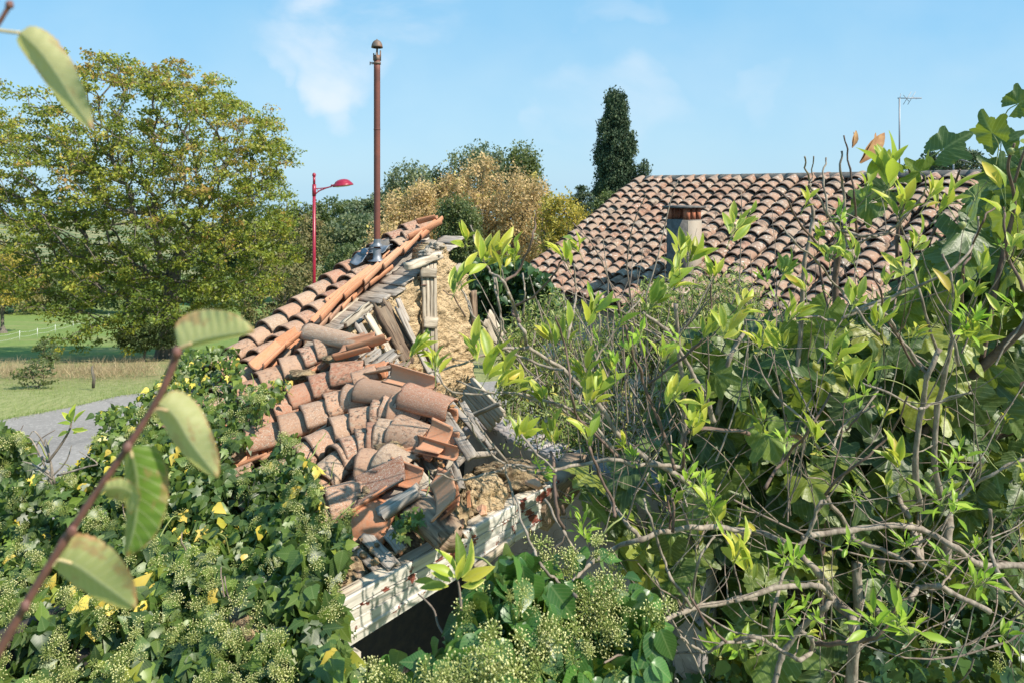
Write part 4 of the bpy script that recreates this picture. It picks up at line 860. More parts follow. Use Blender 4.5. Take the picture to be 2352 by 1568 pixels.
loose_tile(T(Z2, (1450, 1180), -.04), T(Z2, (1720, 1260), -.05), .06, 'orange broken trough tile under the lowest tipped row', 'tile_fresh', True, .4)
loose_tile(T(Z2, (1210, 1400), -.05), T(Z2, (1600, 1200), -.02), .10, 'shallow orange-brown trough tile full of leaf litter', 'tile', True)
loose_tile(T(Z2, (1140, 1550), -.05), T(Z2, (1460, 1330), -.04), .075, 'long orange tile edge running beside the grey laths', 'tile_fresh', True, -.5)
loose_tile(T(Z3, (1175, 560), .0), T(Z3, (1340, 420), .06), .095, 'pink tile lying hollow side up on a second one by the white beam', 'tile_fresh', True, .15)
loose_tile(T(Z3, (1185, 590), -.04), T(Z3, (1370, 455), .015), .092, 'lower pink tile of the stacked pair by the white beam', 'tile_fresh', True, .25)
loose_tile(T(Z3, (1130, 370), -.08), T(Z3, (1250, 400), -.08), .07, 'small curled tile fragment between the posts and the stacked pair', 'tile_fresh', True)
loose_tile(T(Z3, (480, 660), -.02), T(Z3, (740, 740), -.03), .13, 'broad pale orange tile covering the heads of the grey laths', 'tile_fresh', up=unit(N3 + B3 * .2 - A3 * .5))
loose_tile(T(Z3, (470, 700), -.05), T(Z3, (480, 820), -.05), .11, 'broken pale tile hanging over the ivy edge below the broad one', 'tile_fresh')
loose_tile(T(Z2, (60, 1240), .02), T(Z2, (330, 1110), .02), .09, 'single brown tile showing between the ivy leaves left of the roof')
def shard(c, s, label, mat='tile_fresh', tilt=None):
    a = Acc(); n = 9; an = np.sort(rng.uniform(0, 6.28, n)); nn = unit(N3 + (rng.normal(0, .35, 3) if tilt is None else tilt)); x = unit(np.cross(nn, A3)); y = np.cross(nn, x); V = []
    R = s * rng.uniform(.7, 1.15, n)
    for h in (.007, -.007):
        for q, k in zip(an, R): V.append(c + x * math.cos(q) * k + y * math.sin(q) * k * .7 + nn * (h - 1.2 * (math.cos(q) * k) ** 2 / s * .25))
    a.add(V, [tuple(range(n)), tuple(range(2 * n - 1, n - 1, -1))] + [((i + 1) % n, i, n + i, n + (i + 1) % n) for i in range(n)])
    tag(a.build('tile_shard', M[mat], loc=c, smooth=False), label, 'tile shard', 'broken tile pieces in the rubble')
for (p, s, lb) in (((705, 560), .055, 'pale orange shard on the big grey lath'), ((740, 520), .04, 'rounded orange shard at the end of the long orange tile edge'), ((880, 925), .012, 'tiny orange chip on the earth between the laths'),
                   ((1350, 690), .05, 'brown triangular shard leaning on the white beam beside the rotten beam'), ((1535, 585), .03, 'small pink shard on the straw clump'), ((1105, 155), .03, 'orange shard above the short upright boards'),
                   ((1010, 120), .035, 'cream shard at the end of the tipped tile row'), ((1420, 495), .04, 'pale shard on the rubble right of the stacked pink tiles'), ((1960, 360), .045, 'red-brown shard on the wall head near the end of the white beam')):
    shard(T(Z3, p, -.08 if p[0] < 1200 else -.12), s, lb)
def board(A_, B_, w, t_, label, mat='wood', nrm=None, cat='board', name='loose_board', group='boards fallen from the broken roof', **k):
    c = (np.asarray(A_) + np.asarray(B_)) / 2; a = Acc(); plank(a, A_, B_, N3 if nrm is None else nrm, w, t_, 14, **k); return tag(a.build(name, M[mat], loc=c), label, cat, group)
board(T(Z3, (590, 780), -.06), T(Z3, (825, 1045), -.08), .052, .014, 'middle grey lath of the three pointing at the white beam', ragged=.01)
board(T(Z3, (740, 715), -.06), T(Z3, (890, 905), -.08), .05, .014, 'rightmost grey lath of the three, with a notched end', ragged=.016)
board(T(Z3, (450, 835), -.08), T(Z3, (700, 1075), -.09), .035, .014, 'narrow leftmost grey lath beside the hanging ivy', ragged=.012)
board(T(Z3, (720, 620), -.02), T(Z3, (1015, 425), .02), .062, .03, 'thick silver-grey lath lying crosswise over the others', ragged=.015, jag=.008)
board(T(Z3, (700, 560), -.07), T(Z3, (900, 430), -.07), .10, .02, 'wide grey board under the silver-grey crosswise lath')
board(T(Z3, (960, 250), -.06), T(Z3, (1110, 420), -.09), .07, .015, 'pale split board sliding out below the tipped tiles', 'wood_pale', ragged=.02)
board(T(Z3, (1030, 440), -.06), T(Z3, (1135, 545), -.08), .045, .02, 'short grey block ending beside the stacked pink tiles', ragged=.01)
board(T(Z3, (820, 395), -.08), T(Z3, (930, 440), -.08), .04, .015, 'small grey lath piece behind the crosswise one')
board(T(Z3, (640, 860), -.12), T(Z3, (770, 770), -.12), .05, .015, 'short pale board on the earth between the laths', 'wood_pale')
def beam(P_, R_, label, mat='wood_brown', name='rotten_beam', ragged=.04, k=16):
    a = Acc(); P_ = catmull(P_, 8); n = len(P_); T_ = unit(np.gradient(P_, axis=0)); X = unit(np.cross(T_, N3)); Z = np.cross(X, T_); V = []; R_ = np.interp(np.linspace(0, 1, n), np.linspace(0, 1, len(R_)), R_)
    for i in range(n):
        for j in range(k):
            q = 2 * math.pi * j / k; rr = R_[i] * (1 + .28 * mnoise.noise(Vector((math.cos(q) * 2.2, math.sin(q) * 2.2, i * .12))) + .12 * mnoise.noise(Vector((math.cos(q) * 7, math.sin(q) * 7, i * .3)))); e = 0
            if i in (0, n - 1): e = (rng.uniform(-1, .6)) * ragged * (1 if i else -1)
            V.append(P_[i] + X[i] * rr * math.cos(q) * 1.1 + Z[i] * rr * math.sin(q) * .85 + T_[i] * e)
    Fc = [(i * k + j, i * k + (j + 1) % k, (i + 1) * k + (j + 1) % k, (i + 1) * k + j) for i in range(n - 1) for j in range(k)] + [tuple(range(k))[::-1], tuple((n - 1) * k + j for j in range(k))]
    lc = [((i % k) / k * .3, (i // k) / n * .5, 3.) for i in range(len(V))]; a.add(V, Fc, rng.random(4), lc)
    return tag(a.build(name, M[mat], loc=P_[n // 2]), label, 'beam', 'old beams of the shed')
beam([T(Z3, (960, 540), -.08), T(Z3, (1100, 640), -.06), T(Z3, (1290, 830), -.06)], [.055, .07, .06], 'thick rotten brown beam with splintered end resting on the white beam', k=22)
beam([T(Z3, (400, 870), -.13), T(Z3, (450, 1030), -.12), T(Z3, (530, 1200), -.10)], [.045, .05, .035], 'split old rafter end beside the ivy, touching the white beam')
beam([VB(1030, 1052, .55), VB(1075, 1046, .45), VB(1135, 1040, .3)], [.02, .022, .018], 'thin crooked log lying across the broken rafters', 'wood')
# boards leaning against the adobe wall
def lean(p, q, o1, o2, w, label, mat='wood', t_=.02, **k): return board(VB(*p, WB + o1), VB(*q, WB + o2), w, t_, label, mat, unit(B3 + UP * .3), **k)
lean((820, 742), (880, 842), .20, .42, .055, 'leftmost grey board leaning against the adobe wall', ragged=.02)
lean((842, 722), (915, 842), .16, .42, .05, 'pale split board leaning next to the leftmost one', 'wood_pale', ragged=.02)
lean((868, 700), (935, 832), .13, .34, .09, 'broad rotten brown board leaning on the adobe wall', 'wood_brown', .05, ragged=.04, jag=.015)
lean((884, 690), (948, 800), .08, .26, .055, 'curved dark brown board with silver edge leaning behind the broad one', 'wood_brown', ragged=.03, jag=.012, wob=.03)
lean((914, 708), (995, 872), .16, .45, .042, 'long narrow silver board leaning right of the rotten ones', ragged=.02)
lean((790, 748), (850, 700), .22, .12, .05, 'short white-grey stub propped under the verge of the tile strip', 'wood_pale', .03, ragged=.03, jag=.01)
lean((915, 690), (935, 735), .10, .16, .035, 'short grey splinter standing between the leaning boards', ragged=.02)
lean((985, 800), (1010, 880), .30, .5, .05, 'grey board foot sticking out of the fallen tiles below the shutter', ragged=.02)
def lb(p, q, h1, h2, w, label, mat='wood', t_=.018, **k): return board(RH(*p, h1), RH(*q, h2), w, t_, label, mat, **k)
lb((1004, 925), (1085, 1050), -.08, -.10, .055, 'upper of two parallel silver boards sliding from under the slanting tile', ragged=.015)
lb((988, 955), (1060, 1040), -.11, -.12, .045, 'lower of two parallel silver boards sliding from under the slanting tile', ragged=.015)
lb((1030, 920), (1110, 1010), -.16, -.2, .03, 'thin grey lath over the dark gap right of the silver boards')
lb((1062, 925), (1130, 1030), -.24, -.28, .03, 'thin lath crossing the grey inner wall')
lb((974, 1055), (1020, 1112), -.15, -.15, .035, 'left short upright board below the orange trough tile', 'wood_pale', ragged=.015)
lb((995, 1050), (1040, 1118), -.18, -.18, .045, 'middle short upright board below the orange trough tile', 'wood_pale', ragged=.015)
lb((1032, 1045), (1058, 1120), -.15, -.15, .045, 'right short upright post below the crooked log', 'wood', .03, ragged=.02)
board(VA(1070, 960, .75), VA(1150, 925, .75), .02, .02, 'small batten on the broken panel', 'wood_pale')
# pale boarded panel, fallen door and offcuts behind the shed
def panel(P4, n, label, mat='wood_pale', name='board_panel'):
    P4 = [np.asarray(p) for p in P4]; e = empty(name, sum(P4) / 4, label, 'board panel')
    for i in range(n):
        f0, f1 = (i + .03) / n, (i + .97) / n; a0 = P4[0] + (P4[1] - P4[0]) * (f0 + f1) / 2; b0 = P4[3] + (P4[2] - P4[3]) * (f0 + f1) / 2; w = np.linalg.norm(P4[1] - P4[0]) / n * .97
        nn = unit(np.cross(P4[1] - P4[0], P4[3] - P4[0])); a = Acc(); plank(a, a0, b0, nn, w, .018, 10, .004, .02); a.build('board', M[mat], e)
panel([VA(1085, 865, .98), VA(1060, 915, .98), VA(1125, 990, .98), VA(1160, 945, .98)], 4, 'pale tilted board panel between the shed hole and the branches')
panel([VB(1126, 712, -1.0), VB(1104, 760, -1.0), VB(1112, 822, -1.0), VB(1180, 800, -1.0)], 3, 'whitish broken board panel standing behind the adobe wall end')
board(VB(1087, 668, WB - .1), VB(1092, 800, WB - .1), .06, .03, 'dark brown post standing at the right end of the adobe wall', 'wood_brown', B3)
a = Acc(); lump(a, BM(s0 + .62, zt + .01, -.12), (.10, .12, .10), .3, 8, 26, seed=11); tag(a.build('straw_clump', M['earth'], loc=BM(s0 + .62, zt + .01, -.12)), 'clump of earth and straw beside the stacked pink tiles', 'earth clump')
a = Acc(); lump(a, BM(s0 + .86, zt + .02, -.14), (.13, .11, .09), .35, 8, 26, seed=12); tag(a.build('adobe_lump', M['adobe'], loc=BM(s0 + .86, zt + .02, -.14)), 'yellow adobe lump sitting on the wall head behind the white beam', 'earth clump')
a = Acc(); lump(a, BM(s0 + 1.12, zt + .03, -.15), (.18, .12, .07), .35, 9, 26, seed=14); tag(a.build('adobe_lump', M['earth'], loc=BM(s0 + 1.12, zt + .03, -.15)), 'long dark heap of rubble behind the flaking end of the white beam', 'earth clump')
# leaf litter and moss clumps lying in the gutters
for i, (p, r_, lb_) in enumerate([((760, 400), .06, 'dark litter clump above the mottled tile row'), ((1010, 280), .05, 'dark litter clump beside the long orange tile edge'), ((1490, 990), .06, 'grey litter clump below the cream-tipped row'), ((1330, 1340), .05, 'leaf litter in the shallow orange-brown trough tile')]):
    a = Acc(); c = T(Z2, p, -.06); lump(a, c, (r_ * 1.4, r_, r_ * .4), .4, 9, 18, seed=20 + i); tag(a.build('litter_clump', M['earth'], loc=c), lb_, 'leaf litter')

# ------------------------------------------------------------------ farmhouse
t2, p2 = math.radians(54), math.radians(30)
ha = np.array((math.sin(t2), math.cos(t2), 0)); H3 = np.array((math.sin(t2) * math.cos(p2), math.cos(t2) * math.cos(p2), math.sin(p2))); HB = np.array((math.cos(t2), -math.sin(t2), 0)); HN = unit(np.cross(HB, H3)); HN = HN if HN[2] > 0 else -HN
HA = D(1500, 409, 10.5)
def hl(s, b, h=0.0): return HA + H3 * s + HB * b + HN * h
house = empty('farmhouse', (HA[0] + 1, HA[1], 0), 'long low farmhouse with weathered canal tile roof behind the shrubs', 'house')
tv, tf = tile_mesh(50, 80); W = 5.9; pitch = .2; rows = int(W / pitch); EV = -2.92
Ms = []; rs = []
for j in range(-1, rows):
    b = j * pitch + .0; n = 19; st = 2.86 / n; cr_ = rng.random()
    for i in range(n):
        s = EV + i * st + rng.normal(0, .008); L = st + .055; y = unit(H3 * L - HN * .028); o = hl(s, b + rng.normal(0, .009) + .022 * math.sin(i * .45 + j * 1.9), .012 + rng.uniform(0, .006)); x = unit(np.cross(y, HN) + rng.normal(0, .02, 3)); z = np.cross(x, y); r = .097 * rng.uniform(.95, 1.06)
        # cover tiles on crest line
        Ms.append(np.column_stack((x * r, y * L, z * r, o - z * r * .2))); rs.append((np.clip(rng.random() * .8 + cr_ * .2, 0, .999), rng.random(), rng.random()))
a = Acc(); a.inst((tv, tf, np.zeros(len(tv))), np.array(Ms), np.array(rs)); 
Ms = []; rs = []
for j in range(-1, rows):
    for i in range(12):
        s = EV - .03 + i * .243; y = unit(H3 - HN * .04); o = hl(s, j * pitch + .1, .0); x = unit(np.cross(y, HN)); z = -np.cross(x, y); r = .075; Ms.append(np.column_stack((-x * r, y * .30, z * r, o + z * -.0))); rs.append(rng.random(3))
a.inst((tv, tf, np.zeros(len(tv))), np.array(Ms), np.array(rs)); hroof = a.build('roof', M['tile_house'], house)
a = Acc(); c = (hl(EV, -.2, -.1) + hl(0, W, -.1)) / 2; box(a, c, HB, H3, HN, W / 2 + .1, 1.46, .02); n2_ = np.array((-HN[0], -HN[1], HN[2])); n2_ = HN - 2 * ha * (HN @ ha); d2 = unit(H3 - 2 * UP * H3[2]); c2 = HA + HB * (W / 2 - .1) + d2 * 1.48 + n2_ * -.08; box(a, c2, HB, d2, n2_, W / 2 + .1, 1.46, .02); a.build('roof_deck', M['concrete'], house)
a = Acc(); Ms = []; rs = []; 
for i in range(18):
    y = unit(HB + UP * .03); o = HA + HB * (i * .34 - .1) + UP * .0; x = unit(np.cross(y, UP)); z = np.cross(x, y); Ms.append(np.column_stack((x * .11, y * .40, z * .10, o - UP * .055))); rs.append(rng.random(3))
a.inst((tv, tf, np.zeros(len(tv))), np.array(Ms), np.array(rs)); a.build('ridge', M['mortar'], house)
# verge tiles at the gable edge are bedded in dark mortar
a = Acc(); V_ = [hl(s, -.30 + .008 * math.sin(s * 9), -.03) for s in np.linspace(EV, 0, 30)]; tube(a, V_, .035, 6, bump=.1); a.build('verge_bedding', M['mortar'], house)
a = Acc(); wt_ = hl(EV + .30, 0, -.16); zz = wt_[2]
c = wt_ + HB * W / 2; box(a, (c[0], c[1], zz / 2), HB, ha, UP, W / 2, .1, zz / 2); g0 = wt_; dd = 2.6 * 2
c = g0 + ha * 2.3 + HB * -.02; box(a, (c[0], c[1], zz / 2), ha, HB, UP, 2.3, .1, zz / 2 - .003)
ap = HA - UP * .18; pr_ = [g0, g0 + ha * (2 * ((ap - g0) @ ha)), ap]; a.add([tuple(q - HB * .1) for q in pr_] + [tuple(q + HB * .1) for q in pr_], [(0, 1, 2), (5, 4, 3), (0, 2, 5, 3), (2, 1, 4, 5)])
a.build('wall', M['render_wall'], house)
# chimney: concrete shaft coloured dark as shaded, right face painted paler as sunlit, four brick posts and a slab
chc = D(1571, 600, 7.6); a = Acc(); chz1 = CZ - (504 - HV) / F * 7.6; chz0 = CZ - (700 - HV) / F * 7.6; hh = (chz1 - chz0) / 2
box(a, (chc[0], chc[1], (chz0 + chz1) / 2), HB, ha, UP, .145, .12, hh); ch = a.build('chimney', M['concrete'], house)
a = Acc(); cc = np.array((chc[0], chc[1], (chz0 + chz1) / 2)) + HB * .1485; box(a, cc, HB, ha, UP, .003, .115, hh - .01); a.build('chimney_lit_face', M['concrete_pale'], ch)  # thin plate over the right face, sunlight put in as a paler colour
for sx_ in (-1, 1):
    for sy_ in (-1, 0, 1):
        a = Acc(); q = np.array((chc[0], chc[1], chz1 + .062)) + HB * .115 * sx_ + ha * .09 * sy_; box(a, q, HB, ha, UP, .028, .022, .064); a.build('brick_post', M['pot'], ch)
a = Acc(); box(a, (chc[0], chc[1], chz1 + .138), HB, ha, UP, .185, .15, .011); a.build('chimney_slab', M['concrete'], ch)
a = Acc()
for k in range(3): plank(a, D(1395, 742 + k * 6, 7.4), D(1560, 752 + k * 5, 6.9), UP, .02, .012, 6)
a.build('gutter', M['alu'], house)
def antenna(base, top, boom_end, els, label, name='tv_antenna'):
    e = empty(name, base, label, 'antenna'); a = Acc(); tube(a, [base, top], .0085, 8); a.build('mast', M['alu'], e)
    a = Acc(); tube(a, [top + (boom_end - top) * -.08, boom_end], .006, 6); a.build('boom', M['alu'], e); d = unit(boom_end - top)
    for (f, l, vv) in els:
        a = Acc(); c = top + (boom_end - top) * f; tube(a, [c - np.asarray(vv) * l, c + np.asarray(vv) * l], .0035, 4); a.build('element', M['alu'], e)
    return e
YA = 7.6; ab = D(2066, 420, YA); at = D(2066, 226, YA)
antenna(ab, at, D(2117, 226, YA), [(.02, .05, (0.2, 0, 1)), (.35, .09, (.55, .1, .8)), (.55, .09, (.55, .1, .8)), (.7, .05, (.2, .9, .3)), (.3, .05, (.6, 0, -.7))] + [(.5 + .06 * k, .028, (.3, .9, .35)) for k in range(8)], 'thin mast with a small comb antenna standing on the farmhouse roof against the sky')
YA = 7.2; e2 = D(2190, 420, YA); e3 = D(2190, 362, YA)
antenna(e2, e3, D(2220, 372, YA), [(k / 7, .085, (.12, .9, .12)) for k in range(8)] + [(-.1, .07, (.6, 0, -.8)), (.95, .07, (.6, 0, .8))], 'low grid antenna behind the fig leaves in front of the cedar')
# small mortar-bedded tile coping seen through the branches
cop = empty('garden_wall', (D(1860, 730, 5.2)[0], 5.2, 0), 'garden wall topped with pale rounded tiles between the fig branches', 'wall')
a = Acc(); c = D(1850, 770, 5.2); box(a, (c[0], c[1], c[2] / 2 - .1), HB, ha, UP, .5, .1, c[2] / 2 + .05); a.build('masonry', M['plaster'], cop)
for k in range(4):
    o_ = canal_tile(D(1790 + 62 * k, 735 - 14 * k, 5.0), D(1860 + 62 * k, 690 - 14 * k, 5.35), .12, UP, 'tile', cop, 'coping_tile')

# ------------------------------------------------------------------ ivy
def surf(u, v, Yf):
    Y = Yf(u, v); return np.stack(((u - 1176) / F * Y, Y, CZ - (v - HV) / F * Y), 1)
def roofY(u, v):
    r2_ = np.stack(((u - 1176) / F, np.ones_like(u), -(v - HV) / F), 1); return ((ANC - CAMP) @ N3) / (r2_ @ N3)
def ivy(name, label, poly, Yf, nleaf, size, thick, mat, tpls, numb, usize, ucount, base, cell=90, amp=.18, droop=.9, stems=60, gapf=0.0, cat='ivy', ydark=True, umax=2352, ripe=1.0, body=.0):
    e = empty(name, base, label, cat)
    u, v = sample_poly(poly, nleaf); bump = np.array([mnoise.noise(Vector((a_ / cell, b_ / cell, 1.5))) + .5 * mnoise.noise(Vector((a_ / cell * 2.6, b_ / cell * 2.6, 7.))) for a_, b_ in zip(u, v)])
    if gapf:
        k = bump > -gapf; u, v, bump = u[k], v[k], bump[k]
    t_ = rng.random(len(u)) ** 1.6 * thick; Yv = Yf(u, v)
    Yv = Yv + t_ - bump * amp; P = np.stack(((u - 1176) / F * Yv, Yv, CZ - (v - HV) / F * Yv), 1); m = len(P)
    s = size(u, v) * rng.uniform(.6, 1.3, m)
    out = unit(-(P - CAMP)) ; nrm = unit(out * .55 + np.array((.25, -.1, .75)) + rng.normal(0, .5, (m, 3)))
    d = unit(np.array((0, 0, -1.)) * droop + rng.normal(0, .55, (m, 3)) + out * .25 )
    patch_n = np.array([mnoise.noise(Vector((a_ / 160, b_ / 160, 4.))) for a_, b_ in zip(u, v)])
    r = np.stack((np.clip(rng.random(m) * .93 + patch_n * .35 + (rng.random(m) > .97) * .4, 0, .999), rng.random(m), rng.random(m)), 1)
    a = Acc(); w = rng.integers(0, len(tpls), m)
    for i, tp in enumerate(tpls): k = w == i; a.inst(tp, frames(P[k], d[k], nrm[k], s[k], .95), r[k])
    a.build('foliage', M[mat], e)
    if stems:
        a = Acc(); b = Acc()
        for _ in range(stems):
            q = rng.integers(0, m); p = P[q] + np.array((0, .12, -.05)); pts = [p]; dd = unit(rng.normal(0, .6, 3) + (0, 0, .6))
            for _k in range(5): dd = unit(dd + rng.normal(0, .3, 3)); pts.append(pts[-1] + dd * .035)
            tube(a if rng.random() < .4 else b, catmull(pts, 3), np.linspace(.0042, .0022, 16), 5, cap=False)
        a.build('woody_stem', M['twig'], e); b.build('stalk', M['stalk'], e)
    if numb:
        a = Acc(); cu, cv = sample_poly([p for p in poly], numb); cb = np.array([mnoise.noise(Vector((a_ / 130, b_ / 130, 9.))) for a_, b_ in zip(cu, cv)]); k = cb > -.22; cu, cv = cu[k], cv[k]
        bm = np.array([mnoise.noise(Vector((a_ / cell, b_ / cell, 1.5))) + .5 * mnoise.noise(Vector((a_ / cell * 2.6, b_ / cell * 2.6, 7.))) for a_, b_ in zip(cu, cv)])
        Yc = Yf(cu, cv) - bm * amp - .055; C = np.stack(((cu - 1176) / F * Yc, Yc, CZ - (cv - HV) / F * Yc), 1)
        n = len(C); k = ucount; sz = usize(cu, cv); rep = np.repeat(np.arange(n), k); off = unit(rng.normal(size=(n * k, 3))) * np.array((1, .8, .9)) * (sz[rep] * 2.5 * rng.random(n * k) ** .5)[:, None]; Pq = C[rep] + off + np.array((0, 0, .02))
        keep = rng.random(n * k) < .75; Pq = Pq[keep]; rep = rep[keep]; mm = len(Pq); ax = unit(rng.normal(0, .35, (mm, 3)) + np.array((0, -.35, .9)) + off[keep] / sz[rep][:, None] * .25)
        ss = sz[rep] * rng.uniform(.5, 1.2, mm); M_ = frames(Pq, ax, rdir(mm), ss); rr = np.stack((np.clip(rng.random(n)[rep] * .6 + rng.random(mm) * .4, 0, .999), rng.random(mm), rng.random(mm)), 1)
        a.inst(T_UMB if ripe > .5 else T_UMBS, M_, rr)
        for q in range(mm): 
            if q % 1 == 0: c0 = C[rep[q]] + np.array((0, .05, -.05)); tube(a, [c0 * .5 + Pq[q] * .5 - np.array((0, 0, sz[rep[q]] * .35)), Pq[q]], sz[rep[q]] * .045, 3, cap=False, r=(.3, .4, 0, .5)); tube(a, [c0, c0 * .5 + Pq[q] * .5 - np.array((0, 0, sz[rep[q]] * .35))], sz[rep[q]] * .06, 3, cap=False, r=(.2, .3, 0, .5))
        a.build('flower_heads', M['umbel'], e)
    return e
IVL = [(-60, 1600), (-60, 1045), (30, 1030), (70, 1075), (110, 1105), (160, 1080), (205, 1035), (232, 985), (215, 950), (250, 935), (300, 925), (340, 890), (375, 860), (400, 820), (440, 800), (500, 790), (545, 800), (562, 850), (545, 880), (590, 880), (640, 870), (672, 872), (665, 900), (615, 925), (612, 960), (575, 985), (585, 1010), (530, 1030), (525, 1065), (560, 1085), (610, 1070), (640, 1020), (655, 985), (680, 990), (690, 1040), (715, 1060), (735, 1085), (722, 1110), (735, 1160), (745, 1200), (790, 1200), (800, 1240), (790, 1290), (755, 1325), (790, 1380), (800, 1430), (760, 1455), (800, 1500), (850, 1620)]
Yl = lambda u, v: np.clip(roofY(u, v) - .13 - .05 * (v > 1250), 2.05, 5)
ivy('ivy_mass', 'huge sunlit ivy full of pale green flower heads smothering the left of the shed roof', IVL, Yl, 16500, lambda u, v: .056 + .010 * (v > 1250) - .012 * (v < 1000), .40, 'ivy', [T_IVY, T_IVYL, T_IVY], 215, lambda u, v: .0185 + 0 * u, 7, (-1.6, 3.4, 0), amp=.20, stems=70)
# woody inside of the ivy: what closes the gaps between leaves
IVG = [(-60, 985), (10, 975), (60, 1000), (75, 1030), (70, 1090), (20, 1080), (-60, 1100)]
ivy('ivy_clump', 'small ivy clump at the left edge in front of the grey road', IVG, lambda u, v: 3.2 + 0 * u, 420, lambda u, v: .06 + 0 * u, .3, 'ivy', [T_IVY, T_IVYL], 12, lambda u, v: .02 + 0 * u, 6, (-2.3, 3.3, 0), stems=8)
IVC = [(720, 1660), (790, 1560), (870, 1510), (940, 1480), (1010, 1450), (1060, 1400), (1100, 1350), (1150, 1310), (1200, 1290), (1260, 1280), (1310, 1260), (1370, 1250), (1430, 1280), (1470, 1330), (1515, 1370), (1520, 1430), (1500, 1500), (1530, 1560), (1540, 1620)]
Yc_ = lambda u, v: 1.62 + (1568 - v) * .0011 + .1 * np.sin(u * .01)
IVC2 = [(960, 1640), (1040, 1480), (1100, 1330), (1160, 1270), (1220, 1260), (1270, 1300), (1330, 1330), (1500, 1370), (1525, 1440), (1500, 1500), (1530, 1620)]
ivy('ivy_foreground', 'near ivy with large glossy heart-shaped leaves and branching flower heads, bottom centre', IVC2, Yc_, 1000, lambda u, v: .083 + 0 * u, .38, 'ivy_big', [T_IVYBIG], 30, lambda u, v: .023 + 0 * u, 8, (.0, 1.9, 0), cell=150, amp=.12, droop=1.3, stems=10)
ivy('ivy_foreground', 'near ivy tangle of mostly flower heads just below the white beam', IVC, lambda u, v: Yc_(u, v) + .1, 420, lambda u, v: .06 + 0 * u, .35, 'ivy_big', [T_IVYBIG, T_IVY], 42, lambda u, v: .022 + 0 * u, 8, (-.3, 2.0, 0), cell=120, amp=.12, stems=8)
IVB = [(1080, 600), (1110, 585), (1160, 590), (1210, 600), (1260, 640), (1300, 700), (1290, 760), (1200, 790), (1120, 770), (1080, 720)]
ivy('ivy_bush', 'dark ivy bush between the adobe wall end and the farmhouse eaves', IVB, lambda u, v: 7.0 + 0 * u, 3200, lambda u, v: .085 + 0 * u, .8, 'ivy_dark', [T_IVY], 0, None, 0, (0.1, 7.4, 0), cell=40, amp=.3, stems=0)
IVD = [(1500, 1180), (1640, 1120), (2000, 1120), (2400, 1050), (2400, 1620), (1500, 1620), (1480, 1400)]
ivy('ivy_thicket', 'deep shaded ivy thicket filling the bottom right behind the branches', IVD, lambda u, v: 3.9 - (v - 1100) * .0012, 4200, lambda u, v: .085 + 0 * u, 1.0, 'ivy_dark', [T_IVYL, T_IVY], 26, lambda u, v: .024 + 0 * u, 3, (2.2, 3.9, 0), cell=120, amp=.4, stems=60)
# small sprig on the earth between the laths
ivy('ivy_sprig', 'small dark ivy sprig growing between the laths and the rotten beam', [(905, 1190), (940, 1165), (975, 1170), (965, 1200), (925, 1215), (935, 1235), (905, 1230)], lambda u, v: np.array([RH(a_, b_, .03)[1] for a_, b_ in zip(u, v)]), 60, lambda u, v: .035 + 0 * u, .06, 'ivy', [T_IVYL], 0, None, 0, RH(935, 1200, -.1), amp=.02, stems=4)
def yellow_leaves(): pass

# bank added as a dark backing under the thicket, so nothing shows through from any side
a = Acc(); strip_V = []
for i in range(60):
    for j in range(40):
        x = -3.2 + i * .16; y = 3.0 + j * .13; h = 2.2 * math.exp(-((x - 2.6) / 2.0) ** 4) * math.exp(-((y - 5.6) / 1.1) ** 4) ; strip_V.append((x, y, -.3 + h * (1 + .2 * mnoise.noise(Vector((x, y, 0)))) + .2 * mnoise.noise(Vector((x * 2, y * 2, 0)))))
a.add(strip_V, [(i * 40 + j, i * 40 + j + 1, (i + 1) * 40 + j + 1, (i + 1) * 40 + j) for i in range(59) for j in range(39)]); tag(a.build('backing_bank', M['earth']), kind='structure')

# fine-leaved shrub in front of the eaves
def fine_shrub(label, poly, Y, dp, nst, base, nl=52, ls=.046):
    e = empty('fine_shrub', base, label, 'shrub', 'fine-leaved shrubs below the eaves'); a = Acc(); b = Acc(); u, v = sample_poly(poly, nst)
    for i in range(nst):
        y = Y + rng.uniform(-dp, dp); tip = D(u[i], v[i], y); st = tip + np.array((rng.normal(0, .12), rng.normal(0, .12), -.38)); mid = (tip + st) / 2 + rng.normal(0, .06, 3); C = catmull([st, mid, tip], 5); tube(a, C, np.linspace(.005, .0018, len(C)), 4, cap=False)
        n = nl; f = rng.random(n) ** .6; P = C[np.minimum((f * (len(C) - 1)).astype(int), len(C) - 1)] + rng.normal(0, .035, (n, 3)); d = unit(rng.normal(0, .8, (n, 3)) + np.array((0, -.1, .1))); b.inst(T_SHOOT, frames(P, d, unit(rng.normal(0, .5, (n, 3)) + np.array((0, -.2, 1))), ls * rng.uniform(.6, 1.3, n)), rng.random((n, 3)))
    a.build('branches', M['twig'], e); b.build('leaves', M['small'], e)
fine_shrub('airy dull green fine-leaved shrub below the left end of the farmhouse eaves', [(1180, 700), (1300, 640), (1380, 720), (1480, 690), (1560, 720), (1560, 900), (1420, 1020), (1250, 1000), (1120, 880)], 5.4, .6, 260, (.9, 5.4, 0))
fine_shrub('fine-leaved shrub with curled silvery leaves hiding the foot of the chimney', [(1440, 680), (1500, 620), (1580, 640), (1620, 600), (1740, 620), (1760, 720), (1640, 800), (1480, 780)], 5.2, .5, 150, (1.4, 5.2, 0))
fine_shrub('fine-leaved twigs against the grey inner wall right of the shed hole', [(1150, 900), (1260, 860), (1420, 930), (1450, 1080), (1300, 1080), (1170, 1000)], 4.3, .3, 70, (.5, 4.4, 0))

